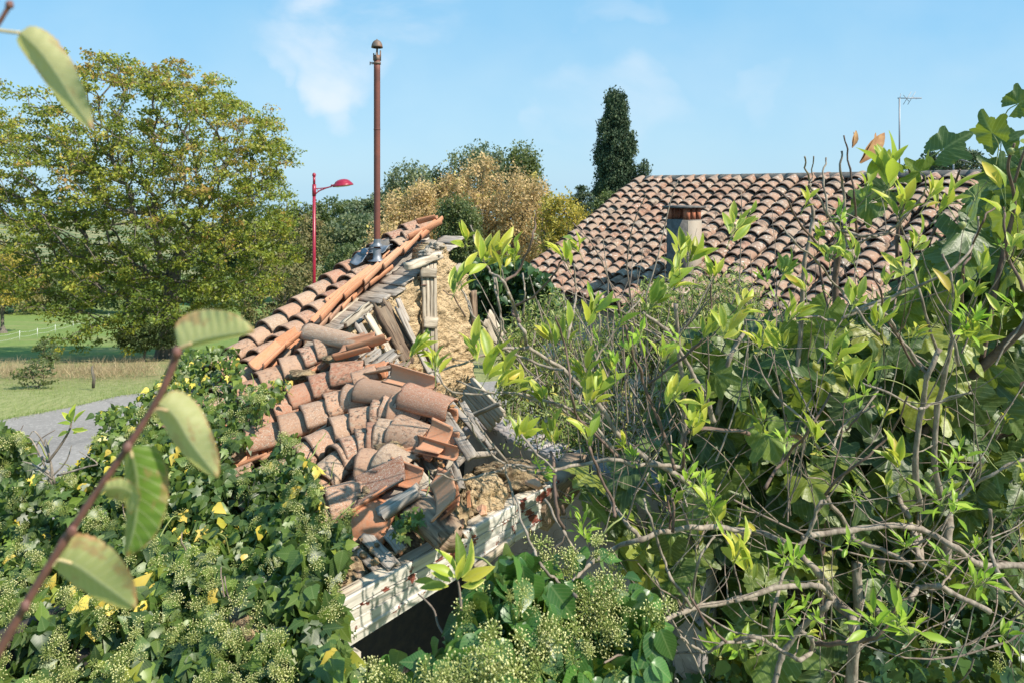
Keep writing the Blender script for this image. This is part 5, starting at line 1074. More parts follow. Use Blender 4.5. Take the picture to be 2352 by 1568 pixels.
# ------------------------------------------------------------------ fig tree
def fig_tree():
    e = empty('fig_tree', (2.6, 4.0, 0), 'fig tree with big lobed dark leaves spreading behind the grey branches on the right', 'fig tree')
    a = Acc(); br = []
    def px(L, Y0, Y1, w0, w1): 
        Y = np.linspace(Y0, Y1, len(L)); P = catmull([D(u, v, y) for (u, v), y in zip(L, Y)], 6); R = np.linspace(w0, w1, len(P)) / 2 / F * np.linspace(Y0, Y1, len(P)); tube(a, P, R, 8, bump=.04); br.append(P)
    px([(1800, 1400), (1960, 1170), (2080, 1050), (2200, 900), (2300, 800), (2420, 690)], 3.6, 3.0, 26, 18)
    px([(2160, 1000), (2240, 930), (2352, 880), (2420, 850)], 3.3, 3.1, 12, 9)
    px([(2020, 1140), (2150, 1060), (2300, 1000), (2420, 960)], 3.6, 3.2, 14, 9)
    px([(2250, 850), (2300, 600), (2330, 470), (2315, 385), (2330, 330)], 3.2, 3.0, 12, 5)
    px([(2330, 420), (2352, 350), (2380, 300)], 3.0, 2.9, 6, 4)
    px([(2060, 1080), (2080, 800), (2060, 560), (2090, 420), (2085, 380)], 3.7, 3.4, 12, 5)
    px([(2075, 700), (2150, 520), (2190, 430), (2205, 390)], 3.6, 3.3, 8, 4)
    px([(1900, 1280), (1760, 1020), (1700, 840), (1690, 760)], 3.8, 3.9, 12, 5)
    px([(1980, 1150), (1960, 900), (1900, 700), (1880, 600)], 3.8, 3.8, 10, 5)
    px([(1850, 1340), (1650, 1150), (1540, 1080), (1500, 1040)], 3.7, 3.8, 11, 5)
    a.build('branches', M['bark_brown'], e)
    big = [(2050, 372, .17), (2110, 392, .19), (2175, 338, .2), (2030, 440, .16), (2300, 320, .18), (2275, 300, .17), (2290, 390, .17), (2345, 235, .17), (2345, 440, .18), (2240, 470, .22), (1990, 470, .18), (2150, 610, .2), (2215, 560, .2), (1830, 770, .2), (1900, 720, .2), (2310, 640, .2), (2230, 760, .2), (1770, 1010, .24), (1860, 1110, .24), (1830, 900, .2), (1650, 860, .2), (1450, 1120, .2), (1540, 1260, .2), (1590, 1180, .2), (1760, 1330, .24), (1780, 1500, .34), (1900, 1520, .3), (1700, 1440, .24), (2280, 880, .26), (2120, 930, .26), (2240, 930, .26), (2060, 830, .22), (2080, 720, .2), (1890, 860, .2)]
    P = []; S = []; Dd = []; Nn = []
    for (u, v, s) in big: P.append(D(u, v, 3.05 + rng.uniform(-.1, .25))); S.append(s * .92)
    reg = [(1900, 760), (2000, 720), (2090, 660), (2190, 600), (2215, 480), (2260, 450), (2320, 380), (2420, 330), (2420, 1120), (2200, 1180), (2000, 1200), (1850, 1300), (1640, 1240), (1500, 1080), (1480, 950), (1560, 800), (1680, 740), (1780, 760), (1850, 700)]
    u, v = sample_poly(reg, 1250); wgt = rng.random(1250) < np.clip(.35 + (u - 1500) / 1300 + (v - 500) / 1500, 0, 1)
    for a_, b_ in zip(u[wgt], v[wgt]): P.append(D(a_, b_, rng.uniform(3.15, 4.5))); S.append(rng.uniform(.16, .29))
    u, v = sample_poly([(1640, 1240), (2420, 1100), (2420, 1620), (1600, 1620)], 130)
    for a_, b_ in zip(u, v): P.append(D(a_, b_, rng.uniform(3.3, 4.2))); S.append(rng.uniform(.14, .24))
    u, v = sample_poly([(1330, 1090), (1480, 1060), (1640, 1120), (1640, 1420), (1520, 1400), (1400, 1260)], 34)
    for a_, b_ in zip(u, v): P.append(D(a_, b_, rng.uniform(3.1, 3.5))); S.append(rng.uniform(.13, .22))
    P = np.array(P); S = np.array(S); m = len(P); out = unit(CAMP - P); d = unit(rng.normal(0, .55, (m, 3)) + np.array((0, -.15, -.55))); nr = unit(out * 1.0 + np.array((.15, 0, .6)) + rng.normal(0, .36, (m, 3)))
    nb = len(big); d[:nb] = unit(rng.normal(0, .5, (nb, 3)) + np.array((-.1, 0, .35)) * np.where(np.array([b[1] < 500 for b in big]), 1, -1)[:, None]); nr[:nb] = unit(out[:nb] * 1.0 + rng.normal(0, .35, (nb, 3)) + np.array((0, 0, .3)))
    P = P - d * (S * .4)[:, None]
    a = Acc(); w = rng.integers(0, 3, m); r = np.stack((rng.random(m) * .92 + (rng.random(m) > .93) * .07, rng.random(m), rng.random(m)), 1)
    for i in range(3): k = w == i; a.inst(T_FIG[i], frames(P[k], d[k], nr[k], S[k]), r[k])
    a.build('leaves', M['fig'], e)
    a = Acc()
    for i in range(m):
        q = P[i] - d[i] * S[i] * .5 + rng.normal(0, .02, 3) + np.array((0, .03, -.03)); tube(a, catmull([q, (q + P[i]) / 2 + rng.normal(0, .012, 3), P[i], P[i] + d[i] * S[i] * .3], 3), .0026, 4, cap=False)
    a.build('leaf_stalks', M['stalk'], e)
    for (u, v) in ((2322, 350), (2100, 930), (2210, 520)): 
        a = Acc(); lathe(a, D(u, v, 2.95) - np.array((0, 0, .015)), [(.001, 0), (.006, .004), (.013, .014), (.015, .022), (.011, .031), (.004, .034), (.001, .034)], 12); a.build('fig_fruit', M['stalk'], e)
fig_tree()

# ------------------------------------------------------------------ elder shrubs (grey branches, light green leaves)
def q4(x, y): return (1052 + .2845 * x, 1147 + .2845 * y)
def q5(x, y): return (1683 + .2845 * x, 1147 + .2845 * y)
def q6(x, y): return (1052 + .305 * x, 669 + .305 * y)
def q7(x, y): return (1683 + .305 * x, 669 + .305 * y)
def q8(x, y): return (956 + .1707 * x, 459 + .1707 * y)
def qu(x, y): return (1759 + .3414 * x, 191 + .3414 * y)
BR = [  # reader, start depth, end depth, start width, end width, material, points
 (q5, 2.9, 2.6, 17, 12, 0, [(-40, 330), (180, 260), (420, 340)]), (q5, 2.7, 3.0, 14, 17, 0, [(560, 300), (640, 290), (950, 240), (1270, 210), (1530, 240), (1800, 390), (2000, 520), (2350, 530)]),
 (q5, 2.5, 2.7, 13, 15, 0, [(20, 800), (330, 720), (560, 690), (700, 700), (790, 790), (740, 880), (540, 1050), (400, 1260), (340, 1500)]),
 (q5, 2.3, 2.4, 9, 12, 0, [(0, 1120), (200, 1110), (340, 1180), (540, 1290), (630, 1220), (630, 1120), (550, 1060)]),
 (q5, 2.5, 2.2, 13, 5, 1, [(650, 1150), (850, 1165), (1060, 1130), (1200, 1080), (1320, 840), (1360, 560)]),
 (q5, 3.1, 2.9, 12, 12, 0, [(760, -20), (930, 220), (1000, 330), (1250, 420), (1450, 540)]),
 (q5, 3.4, 3.3, 24, 17, 1, [(800, 1500), (740, 1200), (715, 700), (720, 50), (725, -500)]),
 (q5, 3.0, 3.0, 15, 30, 0, [(560, 460), (700, 600), (830, 830), (980, 1000), (950, 1500)]),
 (q5, 3.1, 3.4, 26, 15, 0, [(1720, 520), (1740, 200), (1770, 40), (1800, -120)]),
 (q5, 3.1, 3.4, 18, 14, 0, [(1530, 520), (1500, 300), (1500, 60), (1490, -200)]), (q5, 3.0, 3.2, 16, 14, 0, [(1510, 480), (1440, 200), (1390, 80), (1300, -80)]),
 (q5, 2.7, 2.6, 9, 12, 0, [(2080, 80), (2075, 330), (2130, 560), (2380, 890)]),
 (q5, 2.6, 2.6, 10, 9, 0, [(740, 0), (690, 70), (620, 270), (520, 400), (440, 540), (320, 930), (290, 1100)]),
 (q5, 3.2, 3.2, 26, 24, 0, [(1000, 500), (1010, 830), (980, 1100)]), (q5, 3.3, 3.3, 18, 18, 0, [(1190, 480), (1190, 720), (1150, 900)]),
 (q5, 2.8, 2.8, 12, 14, 0, [(1440, 800), (1500, 720), (1650, 690), (1760, 740), (2070, 900)]),
 (q4, 2.2, 2.6, 8, 15, 0, [(600, 960), (680, 860), (880, 690), (1100, 500), (1270, 390), (1480, 310), (1750, 240), (2040, 220), (2350, 250)]),
 (q4, 2.2, 2.6, 11, 13, 0, [(1600, 1000), (1850, 890), (2050, 840), (2400, 780)]), (q4, 2.4, 2.4, 9, 12, 0, [(1200, -60), (1350, 180), (1470, 300)]),
 (q4, 2.3, 2.3, 6, 9, 0, [(1490, -10), (1560, 180), (1660, 480), (1720, 640), (1890, 870)]), (q4, 2.0, 1.9, 6, 9, 0, [(460, -30), (550, 270), (620, 420), (690, 550), (790, 650), (960, 780)]),
 (q4, 2.1, 2.1, 6, 8, 0, [(700, -10), (850, 260), (960, 430)]), (q4, 2.1, 2.1, 9, 9, 1, [(780, -200), (800, 100), (850, 230)]), (q4, 2.2, 2.4, 5, 9, 0, [(1800, 1100), (1900, 1180), (2010, 1230), (2150, 1150), (2400, 1140)]),
 (q4, 2.2, 2.2, 5, 7, 1, [(1860, 700), (1900, 820), (2000, 980), (2170, 1150)]), (q4, 2.3, 2.3, 5, 8, 0, [(2070, 300), (1930, 500), (1890, 850)]), (q4, 2.4, 2.4, 8, 8, 1, [(1730, -20), (1740, 250)]), (q4, 2.4, 2.4, 7, 7, 1, [(1700, -20), (1710, 240)]),
 (q6, 2.4, 2.7, 4, 9, 0, [(0, 680), (230, 760), (420, 770), (600, 820), (850, 880), (1000, 960), (1200, 1230), (1340, 1300)]), (q6, 2.3, 2.6, 4, 7, 0, [(-180, 610), (0, 760), (460, 765), (860, 890)]),
 (q6, 2.5, 2.7, 4, 8, 0, [(70, 60), (150, 260), (300, 400), (540, 520), (790, 600)]), (q6, 2.5, 2.8, 7, 16, 0, [(380, 0), (440, 180), (500, 310), (540, 430), (790, 590), (1050, 840), (1200, 1060), (1340, 1200), (1560, 1330), (1900, 1560)]),
 (q6, 2.4, 2.6, 5, 9, 0, [(-230, 620), (0, 560), (170, 490), (320, 430), (540, 425)]), (q6, 2.2, 2.2, 5, 9, 1, [(740, 200), (810, 420), (860, 800), (900, 960), (1000, 1200), (1060, 1380), (1160, 1568), (1180, 1700)]),
 (q6, 2.4, 2.5, 7, 9, 1, [(1210, 100), (1290, 400), (1380, 620), (1420, 760), (1560, 1100), (1640, 1350)]), (q6, 2.8, 3.0, 8, 14, 0, [(1390, 160), (1560, 290), (1700, 500), (1780, 640), (1870, 800), (1920, 980)]),
 (q6, 2.4, 2.6, 9, 11, 0, [(720, 1345), (1000, 1290), (1170, 1260), (1330, 1310), (1500, 1300), (1700, 1330)]), (q6, 2.3, 2.4, 4, 7, 0, [(-160, 1370), (0, 1410), (160, 1385), (370, 1320)]),
 (q6, 2.4, 2.4, 6, 7, 0, [(360, 1310), (560, 1320), (740, 1340)]), (q6, 2.4, 2.4, 5, 5, 0, [(370, 1310), (560, 1360), (720, 1345)]), (q6, 2.4, 2.4, 8, 12, 1, [(700, 1200), (725, 1340), (735, 1500), (790, 1680)]),
 (q6, 2.6, 2.6, 4, 6, 0, [(1080, 30), (1060, 250), (1050, 450)]), (q6, 2.7, 2.6, 4, 6, 0, [(1410, 0), (1220, 260), (1060, 490), (900, 800)]), (q6, 2.8, 2.8, 5, 5, 0, [(280, -100), (320, 200), (300, 400)]),
 (q6, 2.5, 2.5, 5, 9, 1, [(860, 890), (1000, 1050), (1200, 1240), (1340, 1310)]), (q6, 2.4, 2.4, 4, 7, 0, [(130, 960), (170, 1040), (370, 1290)]), (q6, 2.5, 2.6, 8, 10, 1, [(1690, 1330), (1700, 1100), (1760, 1050), (1870, 1030), (2190, 1060)]),
 (q6, 2.6, 2.7, 7, 5, 1, [(1440, 700), (1700, 490), (1850, 350), (1900, 150), (1910, -50)]), (q6, 3.0, 3.2, 10, 14, 0, [(1640, 100), (1670, 500), (1700, 800), (1700, 1000), (1690, 1400)]), (q6, 3.1, 3.3, 11, 16, 0, [(2160, 300), (2050, 500), (1960, 900), (1930, 1100), (1850, 1600)]),
 (q6, 2.2, 2.2, 5, 7, 0, [(730, 1340), (560, 1180), (480, 1080)]), (q6, 2.4, 2.4, 4, 6, 0, [(20, 840), (90, 990), (160, 1130), (350, 1300)]), (q6, 2.3, 2.3, 4, 8, 0, [(350, 1300), (390, 1430), (430, 1600)]),
 (q8, 2.7, 2.7, 4, 10, 0, [(740, 340), (820, 630), (960, 910), (1030, 1000), (1190, 1120), (1310, 1450), (1400, 1650)]), (q8, 2.7, 2.7, 3, 8, 1, [(1610, 180), (1600, 350), (1560, 530), (1400, 920), (1200, 1110)]),
 (q8, 2.6, 2.7, 4, 8, 1, [(2010, 720), (1870, 960), (1600, 1280), (1330, 1440), (1300, 1520), (1400, 1640)]), (q8, 2.8, 2.8, 3, 5, 0, [(1120, 850), (1180, 1100)]), (q8, 2.8, 2.8, 5, 6, 0, [(1030, 1040), (1100, 1350), (1140, 1568), (1200, 1800)]),
 (q8, 2.6, 2.6, 4, 6, 0, [(590, 1110), (650, 1300), (780, 1568), (950, 1720)]), (q8, 2.6, 2.6, 2.5, 5, 1, [(370, 1230), (520, 1320), (660, 1568)]), (q8, 2.9, 2.9, 4, 8, 0, [(2120, 870), (2150, 1250), (2100, 1568), (2040, 1900)]), (q8, 3.0, 3.0, 4, 5, 0, [(1430, 990), (1460, 1250), (1440, 1568)]),
 (qu, 2.7, 2.8, 4, 7, 1, [(530, 350), (570, 580), (600, 800), (610, 1010)]), (qu, 2.8, 2.9, 5, 9, 0, [(510, 460), (500, 600), (520, 700), (540, 1000), (545, 1150)]), (qu, 2.6, 2.8, 4, 9, 0, [(260, 500), (275, 620), (320, 720), (430, 900), (520, 1010), (700, 1030)]),
 (qu, 2.7, 2.6, 9, 4, 0, [(520, 1000), (700, 1035), (820, 1000), (920, 920), (1040, 780), (1090, 700)]), (qu, 3.0, 3.2, 6, 13, 0, [(300, 680), (285, 780), (320, 890), (260, 1200), (240, 1568), (200, 2100)]), (qu, 3.1, 3.3, 14, 18, 1, [(520, 1010), (480, 1160), (465, 1568), (455, 2100)]),
 (qu, 2.8, 2.9, 4, 8, 1, [(60, 700), (140, 780), (240, 960), (420, 1150), (480, 1165)]), (qu, 2.5, 2.6, 4, 8, 0, [(90, 950), (200, 1070), (350, 1210), (500, 1400), (600, 1520), (760, 1700)]), (qu, 2.6, 2.7, 4, 8, 1, [(1560, 820), (1450, 930), (1380, 1150), (1330, 1250), (1320, 1480)]),
 (qu, 2.4, 2.5, 5, 10, 1, [(1600, 840), (1610, 970), (1640, 1200), (1736, 1380), (1850, 1500)]), (qu, 2.6, 2.7, 9, 5, 0, [(560, 1550), (900, 1420), (1250, 1260), (1400, 1050), (1430, 900)]), (qu, 2.8, 2.9, 4, 8, 0, [(880, 870), (960, 1100), (1060, 1500), (1150, 1800)]),
 (qu, 2.7, 2.7, 4, 6, 0, [(410, 500), (390, 640), (420, 900)]), (qu, 2.7, 2.7, 3, 4, 0, [(325, 490), (310, 640), (290, 690)]), (qu, 2.6, 2.7, 4, 7, 1, [(700, 1200), (760, 1400), (820, 1600), (1000, 1900)]), (qu, 2.7, 2.7, 7, 5, 0, [(540, 1110), (640, 1070), (700, 1040)]),
 (qu, 2.8, 2.8, 6, 8, 0, [(1190, 1150), (1260, 1350), (1240, 1568), (1300, 1900)]), (q7, 2.8, 2.8, 7, 10, 0, [(820, 0), (1000, 100), (1160, 180), (1250, 340), (1400, 540), (1470, 640)]), (q7, 2.8, 3.0, 12, 15, 0, [(1560, 430), (1470, 640), (1420, 900), (1380, 1300), (1400, 1600)]),
 (q7, 2.9, 3.1, 10, 16, 0, [(1660, 330), (1600, 600), (1540, 900), (1520, 1250), (1570, 1560)]), (q7, 2.6, 2.6, 7, 6, 0, [(1410, 890), (1550, 830), (1800, 760)]), (q7, 2.7, 2.8, 8, 8, 0, [(830, 210), (960, 150), (1200, 60), (1320, -20)]), (q7, 2.7, 2.8, 5, 7, 0, [(380, 100), (500, 180), (650, 200), (770, 230)]),
 (q7, 2.4, 2.5, 6, 9, 1, [(740, 770), (560, 1060), (400, 1240), (250, 1480)]), (q7, 2.5, 2.6, 4, 8, 0, [(150, 470), (300, 740), (560, 1010), (640, 1190)]), (q7, 2.5, 2.5, 4, 6, 1, [(1060, 850), (930, 960), (850, 1040)]), (q7, 2.4, 2.6, 4, 8, 1, [(1330, 800), (1180, 1080), (1000, 1260), (860, 1360), (700, 1520)]),
 (q7, 2.9, 2.9, 4, 6, 0, [(1120, 720), (1000, 870), (830, 1010), (750, 1200)]), (q7, 2.6, 2.6, 6, 6, 0, [(960, 680), (1180, 770), (1400, 890)]), (q7, 2.5, 2.6, 7, 9, 0, [(2190, 1250), (1950, 1370), (1800, 1470), (1700, 1560)]),
]
def elder():
    groups = {}; P_all = []
    e1 = empty('elder_shrub', (1.0, 2.9, 0), 'tall grey-branched shrub with yellow-green leaf tufts spreading in front of the roof and wall', 'shrub')
    e2 = empty('elder_shrub', (2.6, 3.1, 0), 'thick-stemmed grey shrub at the right whose crossed boughs fill the lower corner', 'shrub')
    accs = {}; tips = []
    def A(e, m): return accs.setdefault((e.name, m), (Acc(), e))[0]
    main = []
    for (q, y0, y1, w0, w1, m, L) in BR:
        pts = [q(*p) for p in L]; e = e2 if np.mean([p[0] for p in pts]) > 1750 and q in (q5, q7) else e1
        n = len(pts); Y = np.linspace(y0, y1, n) + rng.normal(0, .04, n); P = catmull([D(u, v, y) for (u, v), y in zip(pts, Y)], 7); k = len(P)
        P = P + np.array([[mnoise.noise(Vector((i * .35, y0 * 9 + j * 5, w0))) * .008 for j in range(3)] for i in range(k)])
        R = np.linspace(w0, w1, k) / 2 / F * np.linspace(y0, y1, k) * .86; node = np.zeros(k); node[::7] = .18; R = R * (1 + node)
        tube(A(e, m), P, R, 8, bump=.05); main.append((P, R, e, m))
    # side twigs: grow from the main boughs, arch upwards
    for _ in range(210):
        P, R, e, m = main[rng.integers(0, len(main))]; i = rng.integers(1, len(P) - 2); p = P[i]; t_ = unit(P[i + 1] - P[i - 1]); side = rdir(1)[0]; d = unit(t_ * rng.normal(0, .6) + side * .9 + np.array((0, 0, .55))); L = rng.uniform(.15, .6); n = 8; pts = [p]
        for k in range(n): d = unit(d + np.array((0, 0, .10)) + rng.normal(0, .13, 3)); pts.append(pts[-1] + d * L / n)
        r0 = min(R[i] * .6, .0045) * rng.uniform(.6, 1.1); pts = np.array(pts)
        pu = 1176 + F * pts[:, 0] / pts[:, 1]; pv = HV - F * (pts[:, 2] - CZ) / pts[:, 1]
        if pts[:, 1].min() < 1.9 or (pv < np.interp(pu, [1000, 1200, 1250, 1500, 1520, 1800, 1850, 2200], [900, 760, 640, 640, 560, 560, 440, 420])).any() or (pu < 1380).any(): continue
        tube(A(e, 2 if rng.random() < .5 else m), pts, np.linspace(r0, r0 * .45, n + 1), 5, cap=False); 
        if rng.random() < .24: tips.append((pts[-1], d, e, .6))
    for (mm, mt) in ((0, 'bark_pale'), (1, 'bark_brown'), (2, 'twig')):
        for (en, m_), (ac, e) in accs.items():
            if m_ == mm and ac.n: ac.build({0: 'grey_branches', 1: 'brown_branches', 2: 'thin_twigs'}[mm], M[mt], e)
    # leaf tufts
    tuft = [(1072, 545, 80), (1115, 590, 88), (1180, 580, 90), (1150, 600, 80), (1300, 590, 80), (1330, 565, 70), (1052, 645, 70), (950, 800, 75), (1000, 840, 85), (1120, 850, 90), (1150, 870, 85), (1090, 800, 70), (1190, 880, 70), (1265, 770, 75), (1300, 770, 80), (1245, 905, 75), (1190, 1000, 85), (1270, 990, 60), (1365, 900, 95), (1345, 860, 80), (1410, 850, 70), (1355, 720, 75), (1420, 740, 60), (1590, 970, 90), (1610, 930, 70), (1545, 905, 70), (1560, 600, 95), (1585, 580, 85), (1540, 640, 80), (1680, 530, 95), (1700, 510, 85), (1640, 620, 80), (1620, 755, 85), (1660, 760, 90), (1700, 700, 70), (1745, 780, 80), (1795, 785, 85), (1850, 660, 75), (1800, 620, 60), (1905, 590, 80), (1880, 540, 70), (1850, 460, 60), (1990, 440, 85), (2040, 400, 90), (2070, 470, 95), (2130, 450, 100), (2160, 470, 90), (2100, 560, 80), (2040, 630, 95), (2075, 610, 85), (2250, 620, 80), (2310, 460, 95), (2325, 560, 80), (2190, 690, 75), (2240, 660, 70), (2230, 770, 75), (2100, 760, 60), (1960, 870, 95), (1985, 850, 85), (1920, 815, 80), (1750, 980, 80), (1870, 990, 60), (2060, 1030, 75), (2065, 1060, 70), (2300, 720, 70), (1690, 1270, 90), (1720, 1310, 85), (1640, 1180, 70), (1960, 590, 70), (1490, 700, 65), (1430, 1010, 60), (1350, 1000, 70), (1960, 690, 60), (2020, 730, 70), (1820, 720, 60), (1520, 800, 60)]
    shoots = [(1455, 1050, 55), (1445, 800, 60), (1575, 1100, 60), (1470, 770, 60), (1630, 1160, 70), (1610, 1110, 50), (1820, 1290, 80), (1800, 1270, 60), (1800, 1400, 60), (1845, 1390, 50), (1650, 1500, 90), (1700, 1480, 60), (1950, 1240, 55), (1780, 1460, 60), (2010, 1430, 95), (2060, 1430, 90), (2090, 1450, 80), (2180, 1290, 60), (2240, 1340, 70), (2260, 1330, 60), (2180, 1070, 70), (2200, 1050, 60), (2160, 1150, 80), (2190, 1170, 70), (2220, 750, 70), (2240, 730, 60), (1335, 1215, 60), (1345, 1230, 45), (1370, 700, 60), (1960, 1130, 40), (1930, 830, 60), (1985, 900, 60), (1560, 780, 55), (1380, 790, 45), (1310, 1150, 40), (2080, 1250, 45), (2300, 1450, 60), (1245, 1080, 45), (1235, 1060, 35), (1800, 1010, 45), (1875, 1420, 40), (2240, 1250, 50), (2330, 700, 60), (1930, 500, 60), (1760, 640, 50)]
    LP, LD, LN, LS, LR, LE = [], [], [], [], [], []; SP, SD, SN, SS, SE = [], [], [], [], []; st = {e1.name: (Acc(), e1), e2.name: (Acc(), e2)}
    def add_tuft(p, ax, e, size, n):
        ax = unit(ax); 
        for k in range(n):
            q = k / n * 6.28 + rng.uniform(-.4, .4); w = rng.uniform(.15, .75); x = unit(np.cross(ax, (0.3, .8, .1))); y = np.cross(ax, x); d = unit(ax + (x * math.cos(q) + y * math.sin(q)) * w); pp = p + d * size * rng.uniform(.1, .5) + ax * size * rng.uniform(-.5, .2)
            tube(st[e.name][0], [p - ax * size * .6, p, pp], .0013, 4, cap=False)
            LP.append(pp); LD.append(d + rng.normal(0, .1, 3)); LN.append(unit(np.array((.2, -.35, .9)) + rng.normal(0, .45, 3) - d * .2)); LS.append(size * rng.uniform(.45, 1.2)); LE.append(e.name); LR.append(rng.random(3))
    def add_shoot(p, ax, e, size, n):
        for k in range(n):
            d = unit(ax * .6 + rng.normal(0, .6, 3)); pp = p + d * size * rng.uniform(0, .6); SP.append(pp); SD.append(d); SN.append(unit(np.array((.1, -.3, .9)) + rng.normal(0, .4, 3))); SS.append(size * rng.uniform(.4, .85)); SE.append(e.name)
            tube(st[e.name][0], [p, pp], .001, 3, cap=False)
    for (u, v, s) in tuft:
        Y = rng.uniform(2.15, 2.55); add_tuft(D(u, v + 12, Y), np.array((rng.uniform(-.5, .8), rng.normal(0, .3), 1)), e1 if u < 2000 else e2, s / F * Y * .78 * rng.uniform(.75, 1.15), rng.integers(5, 10))
    for (u, v, s) in shoots:
        Y = rng.uniform(2.1, 2.5); add_shoot(D(u, v + 8, Y), np.array((rng.normal(0, .4), -.1, 1)), e1 if u < 1850 else e2, s / F * Y * .85, 11)
    for (p, d, e, s) in tips:
        if rng.random() < .72: add_tuft(p, d + np.array((0, 0, .5)), e, rng.uniform(.035, .07), rng.integers(3, 7))
        else: add_shoot(p, d, e, rng.uniform(.035, .075), 9)
    LP, LD, LN, LS, LR, LE = map(np.array, (LP, LD, LN, LS, LR, LE)); SP, SD, SN, SS, SE = map(np.array, (SP, SD, SN, SS, SE))
    for e in (e1, e2):
        k = LE == e.name; a = Acc(); a.inst(T_ELDER, frames(LP[k], LD[k], LN[k], LS[k], 1.0), LR[k]); a.build('leaves', M['elder'], e)
        k = SE == e.name; a = Acc(); a.inst(T_SHOOT, frames(SP[k], SD[k], SN[k], SS[k], 1.05), rng.random((k.sum(), 3))); a.build('young_shoots', M['shoot'], e)
        st[e.name][0].build('leaf_stalks', M['stalk'], e)
    # dead stem tips with rolled brown leaves at the top
    a = Acc()
    for (A_, B_, w) in (((1957, 340), (1972, 298), .035), ((1975, 375), (2045, 300), .03), ((1850, 1010), (1820, 1000), .03)):
        p, q = D(*A_, 2.75), D(*B_, 2.75); d = q - p; L = np.linalg.norm(d); M_ = frames(np.array([p, p]), np.array([d, d + .1 * L]), np.array([(0, -1., .2), (.6, -1, 0)]), np.array([L, L * .9]), .9); a.inst(T_ELDER, M_, rng.random((2, 3)))
    a.build('withered_leaves', M['debris'], e1)
elder()
# dead-looking tangle of dry stems between shed and fig
def tangle(label, poly, Y0, Y1, n, base, mats=('twig', 'bark_pale'), L0=.35, L1=1.0, up=.5):
    e = empty('dry_stems', base, label, 'shrub', 'dry stem tangles'); u, v = sample_poly(poly, n)
    for mi, mt in enumerate(mats):
        a = Acc()
        for i in range(mi, n, len(mats)):
            p = D(u[i], v[i], rng.uniform(Y0, Y1)); d = unit(rng.normal(0, .8, 3) * np.array((1, .5, 1)) + np.array((0, 0, up))); L = rng.uniform(L0, L1); pts = [p]
            for k in range(9): d = unit(d + rng.normal(0, .12, 3) + np.array((0, 0, .04))); pts.append(pts[-1] + d * L / 9)
            pts = np.array(pts); pts[:, 1] = np.maximum(pts[:, 1], Y0 - .1); r = rng.uniform(.0014, .0048); tube(a, pts, np.linspace(r, r * .5, 10), 5, cap=False)
        a.build('stems_' + ('grey' if mi == 0 else 'pale'), M[mt], e)
tangle('dense tangle of thin dry stems right of the shed hole', [(1230, 860), (1500, 780), (1560, 1100), (1500, 1280), (1330, 1080)], 2.9, 3.8, 70, (.6, 3.4, 0))
tangle('dark tangle of dry stems low in the right-hand corner', [(1400, 1150), (2380, 1050), (2380, 1560), (1560, 1560)], 2.7, 3.6, 120, (2.0, 3.1, 0))
tangle('upright dry stems standing in front of the farmhouse roof', [(1250, 800), (1900, 700), (2300, 800), (2300, 1100), (1400, 1050)], 2.9, 3.9, 80, (1.6, 3.5, 0), L0=.4, L1=.95, up=1.1)

# shoot of the near shrub in front of the white beam, and bare shrub by the road
def near_sprig(name, label, stem, Yv, leaves, sz, mat='elder', n=8, w=7):
    P = catmull([D(u, v, y) for (u, v), y in zip(stem, Yv)], 6); e = empty(name, P[0], label, 'plant'); a = Acc(); tube(a, P, np.linspace(w, w * .5, len(P)) / 2 / F * np.mean(Yv), 7); a.build('stem', M['twig'], e)
    LP, LD = [], []
    for (u, v, s, (dx, dz)) in leaves:
        y = Yv[-1] + rng.uniform(-.06, .06); LP.append(D(u, v, y)); LD.append(np.array((dx, rng.uniform(-.3, .1), dz)) ); 
    LP, LD = np.array(LP), np.array(LD); a = Acc(); S = np.array([l[2] for l in leaves]) / F * Yv[-1] * .8; a.inst(T_ELDER, frames(LP, LD, unit(np.array((.2, -.6, .7)) + rng.normal(0, .3, (len(LP), 3))), S), rng.random((len(LP), 3))); a.build('leaves', M[mat], e); 
near_sprig('elder_sprig', 'upright sprig of yellow-green leaflets in front of the white beam', [(1060, 1400), (1055, 1350), (1048, 1320)], [1.75, 1.75, 1.75], [(1000, 1335, 60, (-.9, .2)), (1045, 1325, 85, (-.8, .55)), (1050, 1320, 95, (-.45, 1)), (1055, 1318, 105, (.05, 1)), (1060, 1325, 100, (.5, 1)), (1062, 1330, 100, (1, .55)), (1030, 1345, 80, (-1, .1)), (1060, 1345, 70, (.9, .15)), (1050, 1330, 70, (.2, .8)), (1035, 1335, 60, (-.6, .4))], 80)
near_sprig('elder_sprig', 'pale sprig with drooping narrow leaves in front of the road', [(110, 1060), (140, 1020), (160, 985), (165, 960)], [3.0, 3.0, 3.0, 3.0], [(165, 975, 40, (-1, .4)), (165, 970, 45, (-.6, .7)), (168, 965, 45, (.1, 1)), (170, 970, 45, (.6, 1)), (165, 985, 40, (.9, -.1)), (160, 990, 40, (-.8, -.2)), (160, 960, 40, (.3, 1)), (168, 995, 35, (.7, .5))], 40)
e = empty('bare_shrub', D(110, 1110, 3.1), 'leafless pale twigs of a small shrub in front of the road', 'shrub'); a = Acc()
for L in ([(120, 1110), (100, 1060), (75, 1010), (60, 1000)], [(125, 1110), (110, 1040), (80, 990), (62, 1008)], [(120, 1100), (80, 1070), (50, 1060)], [(118, 1100), (115, 1060), (105, 1010), (100, 1025)], [(110, 1100), (150, 1060), (165, 1020)], [(130, 1090), (200, 1070), (222, 1062), (180, 1035)], [(110, 1060), (85, 1040), (60, 1045)], [(115, 1085), (95, 1075), (60, 1080)]):
    P = catmull([D(u, v, 3.1) for u, v in L], 5) + rng.normal(0, .002, (1, 3)); tube(a, P, np.linspace(.0055, .0016, len(P)), 5)
a.build('twigs', M['bark_pale'], e)

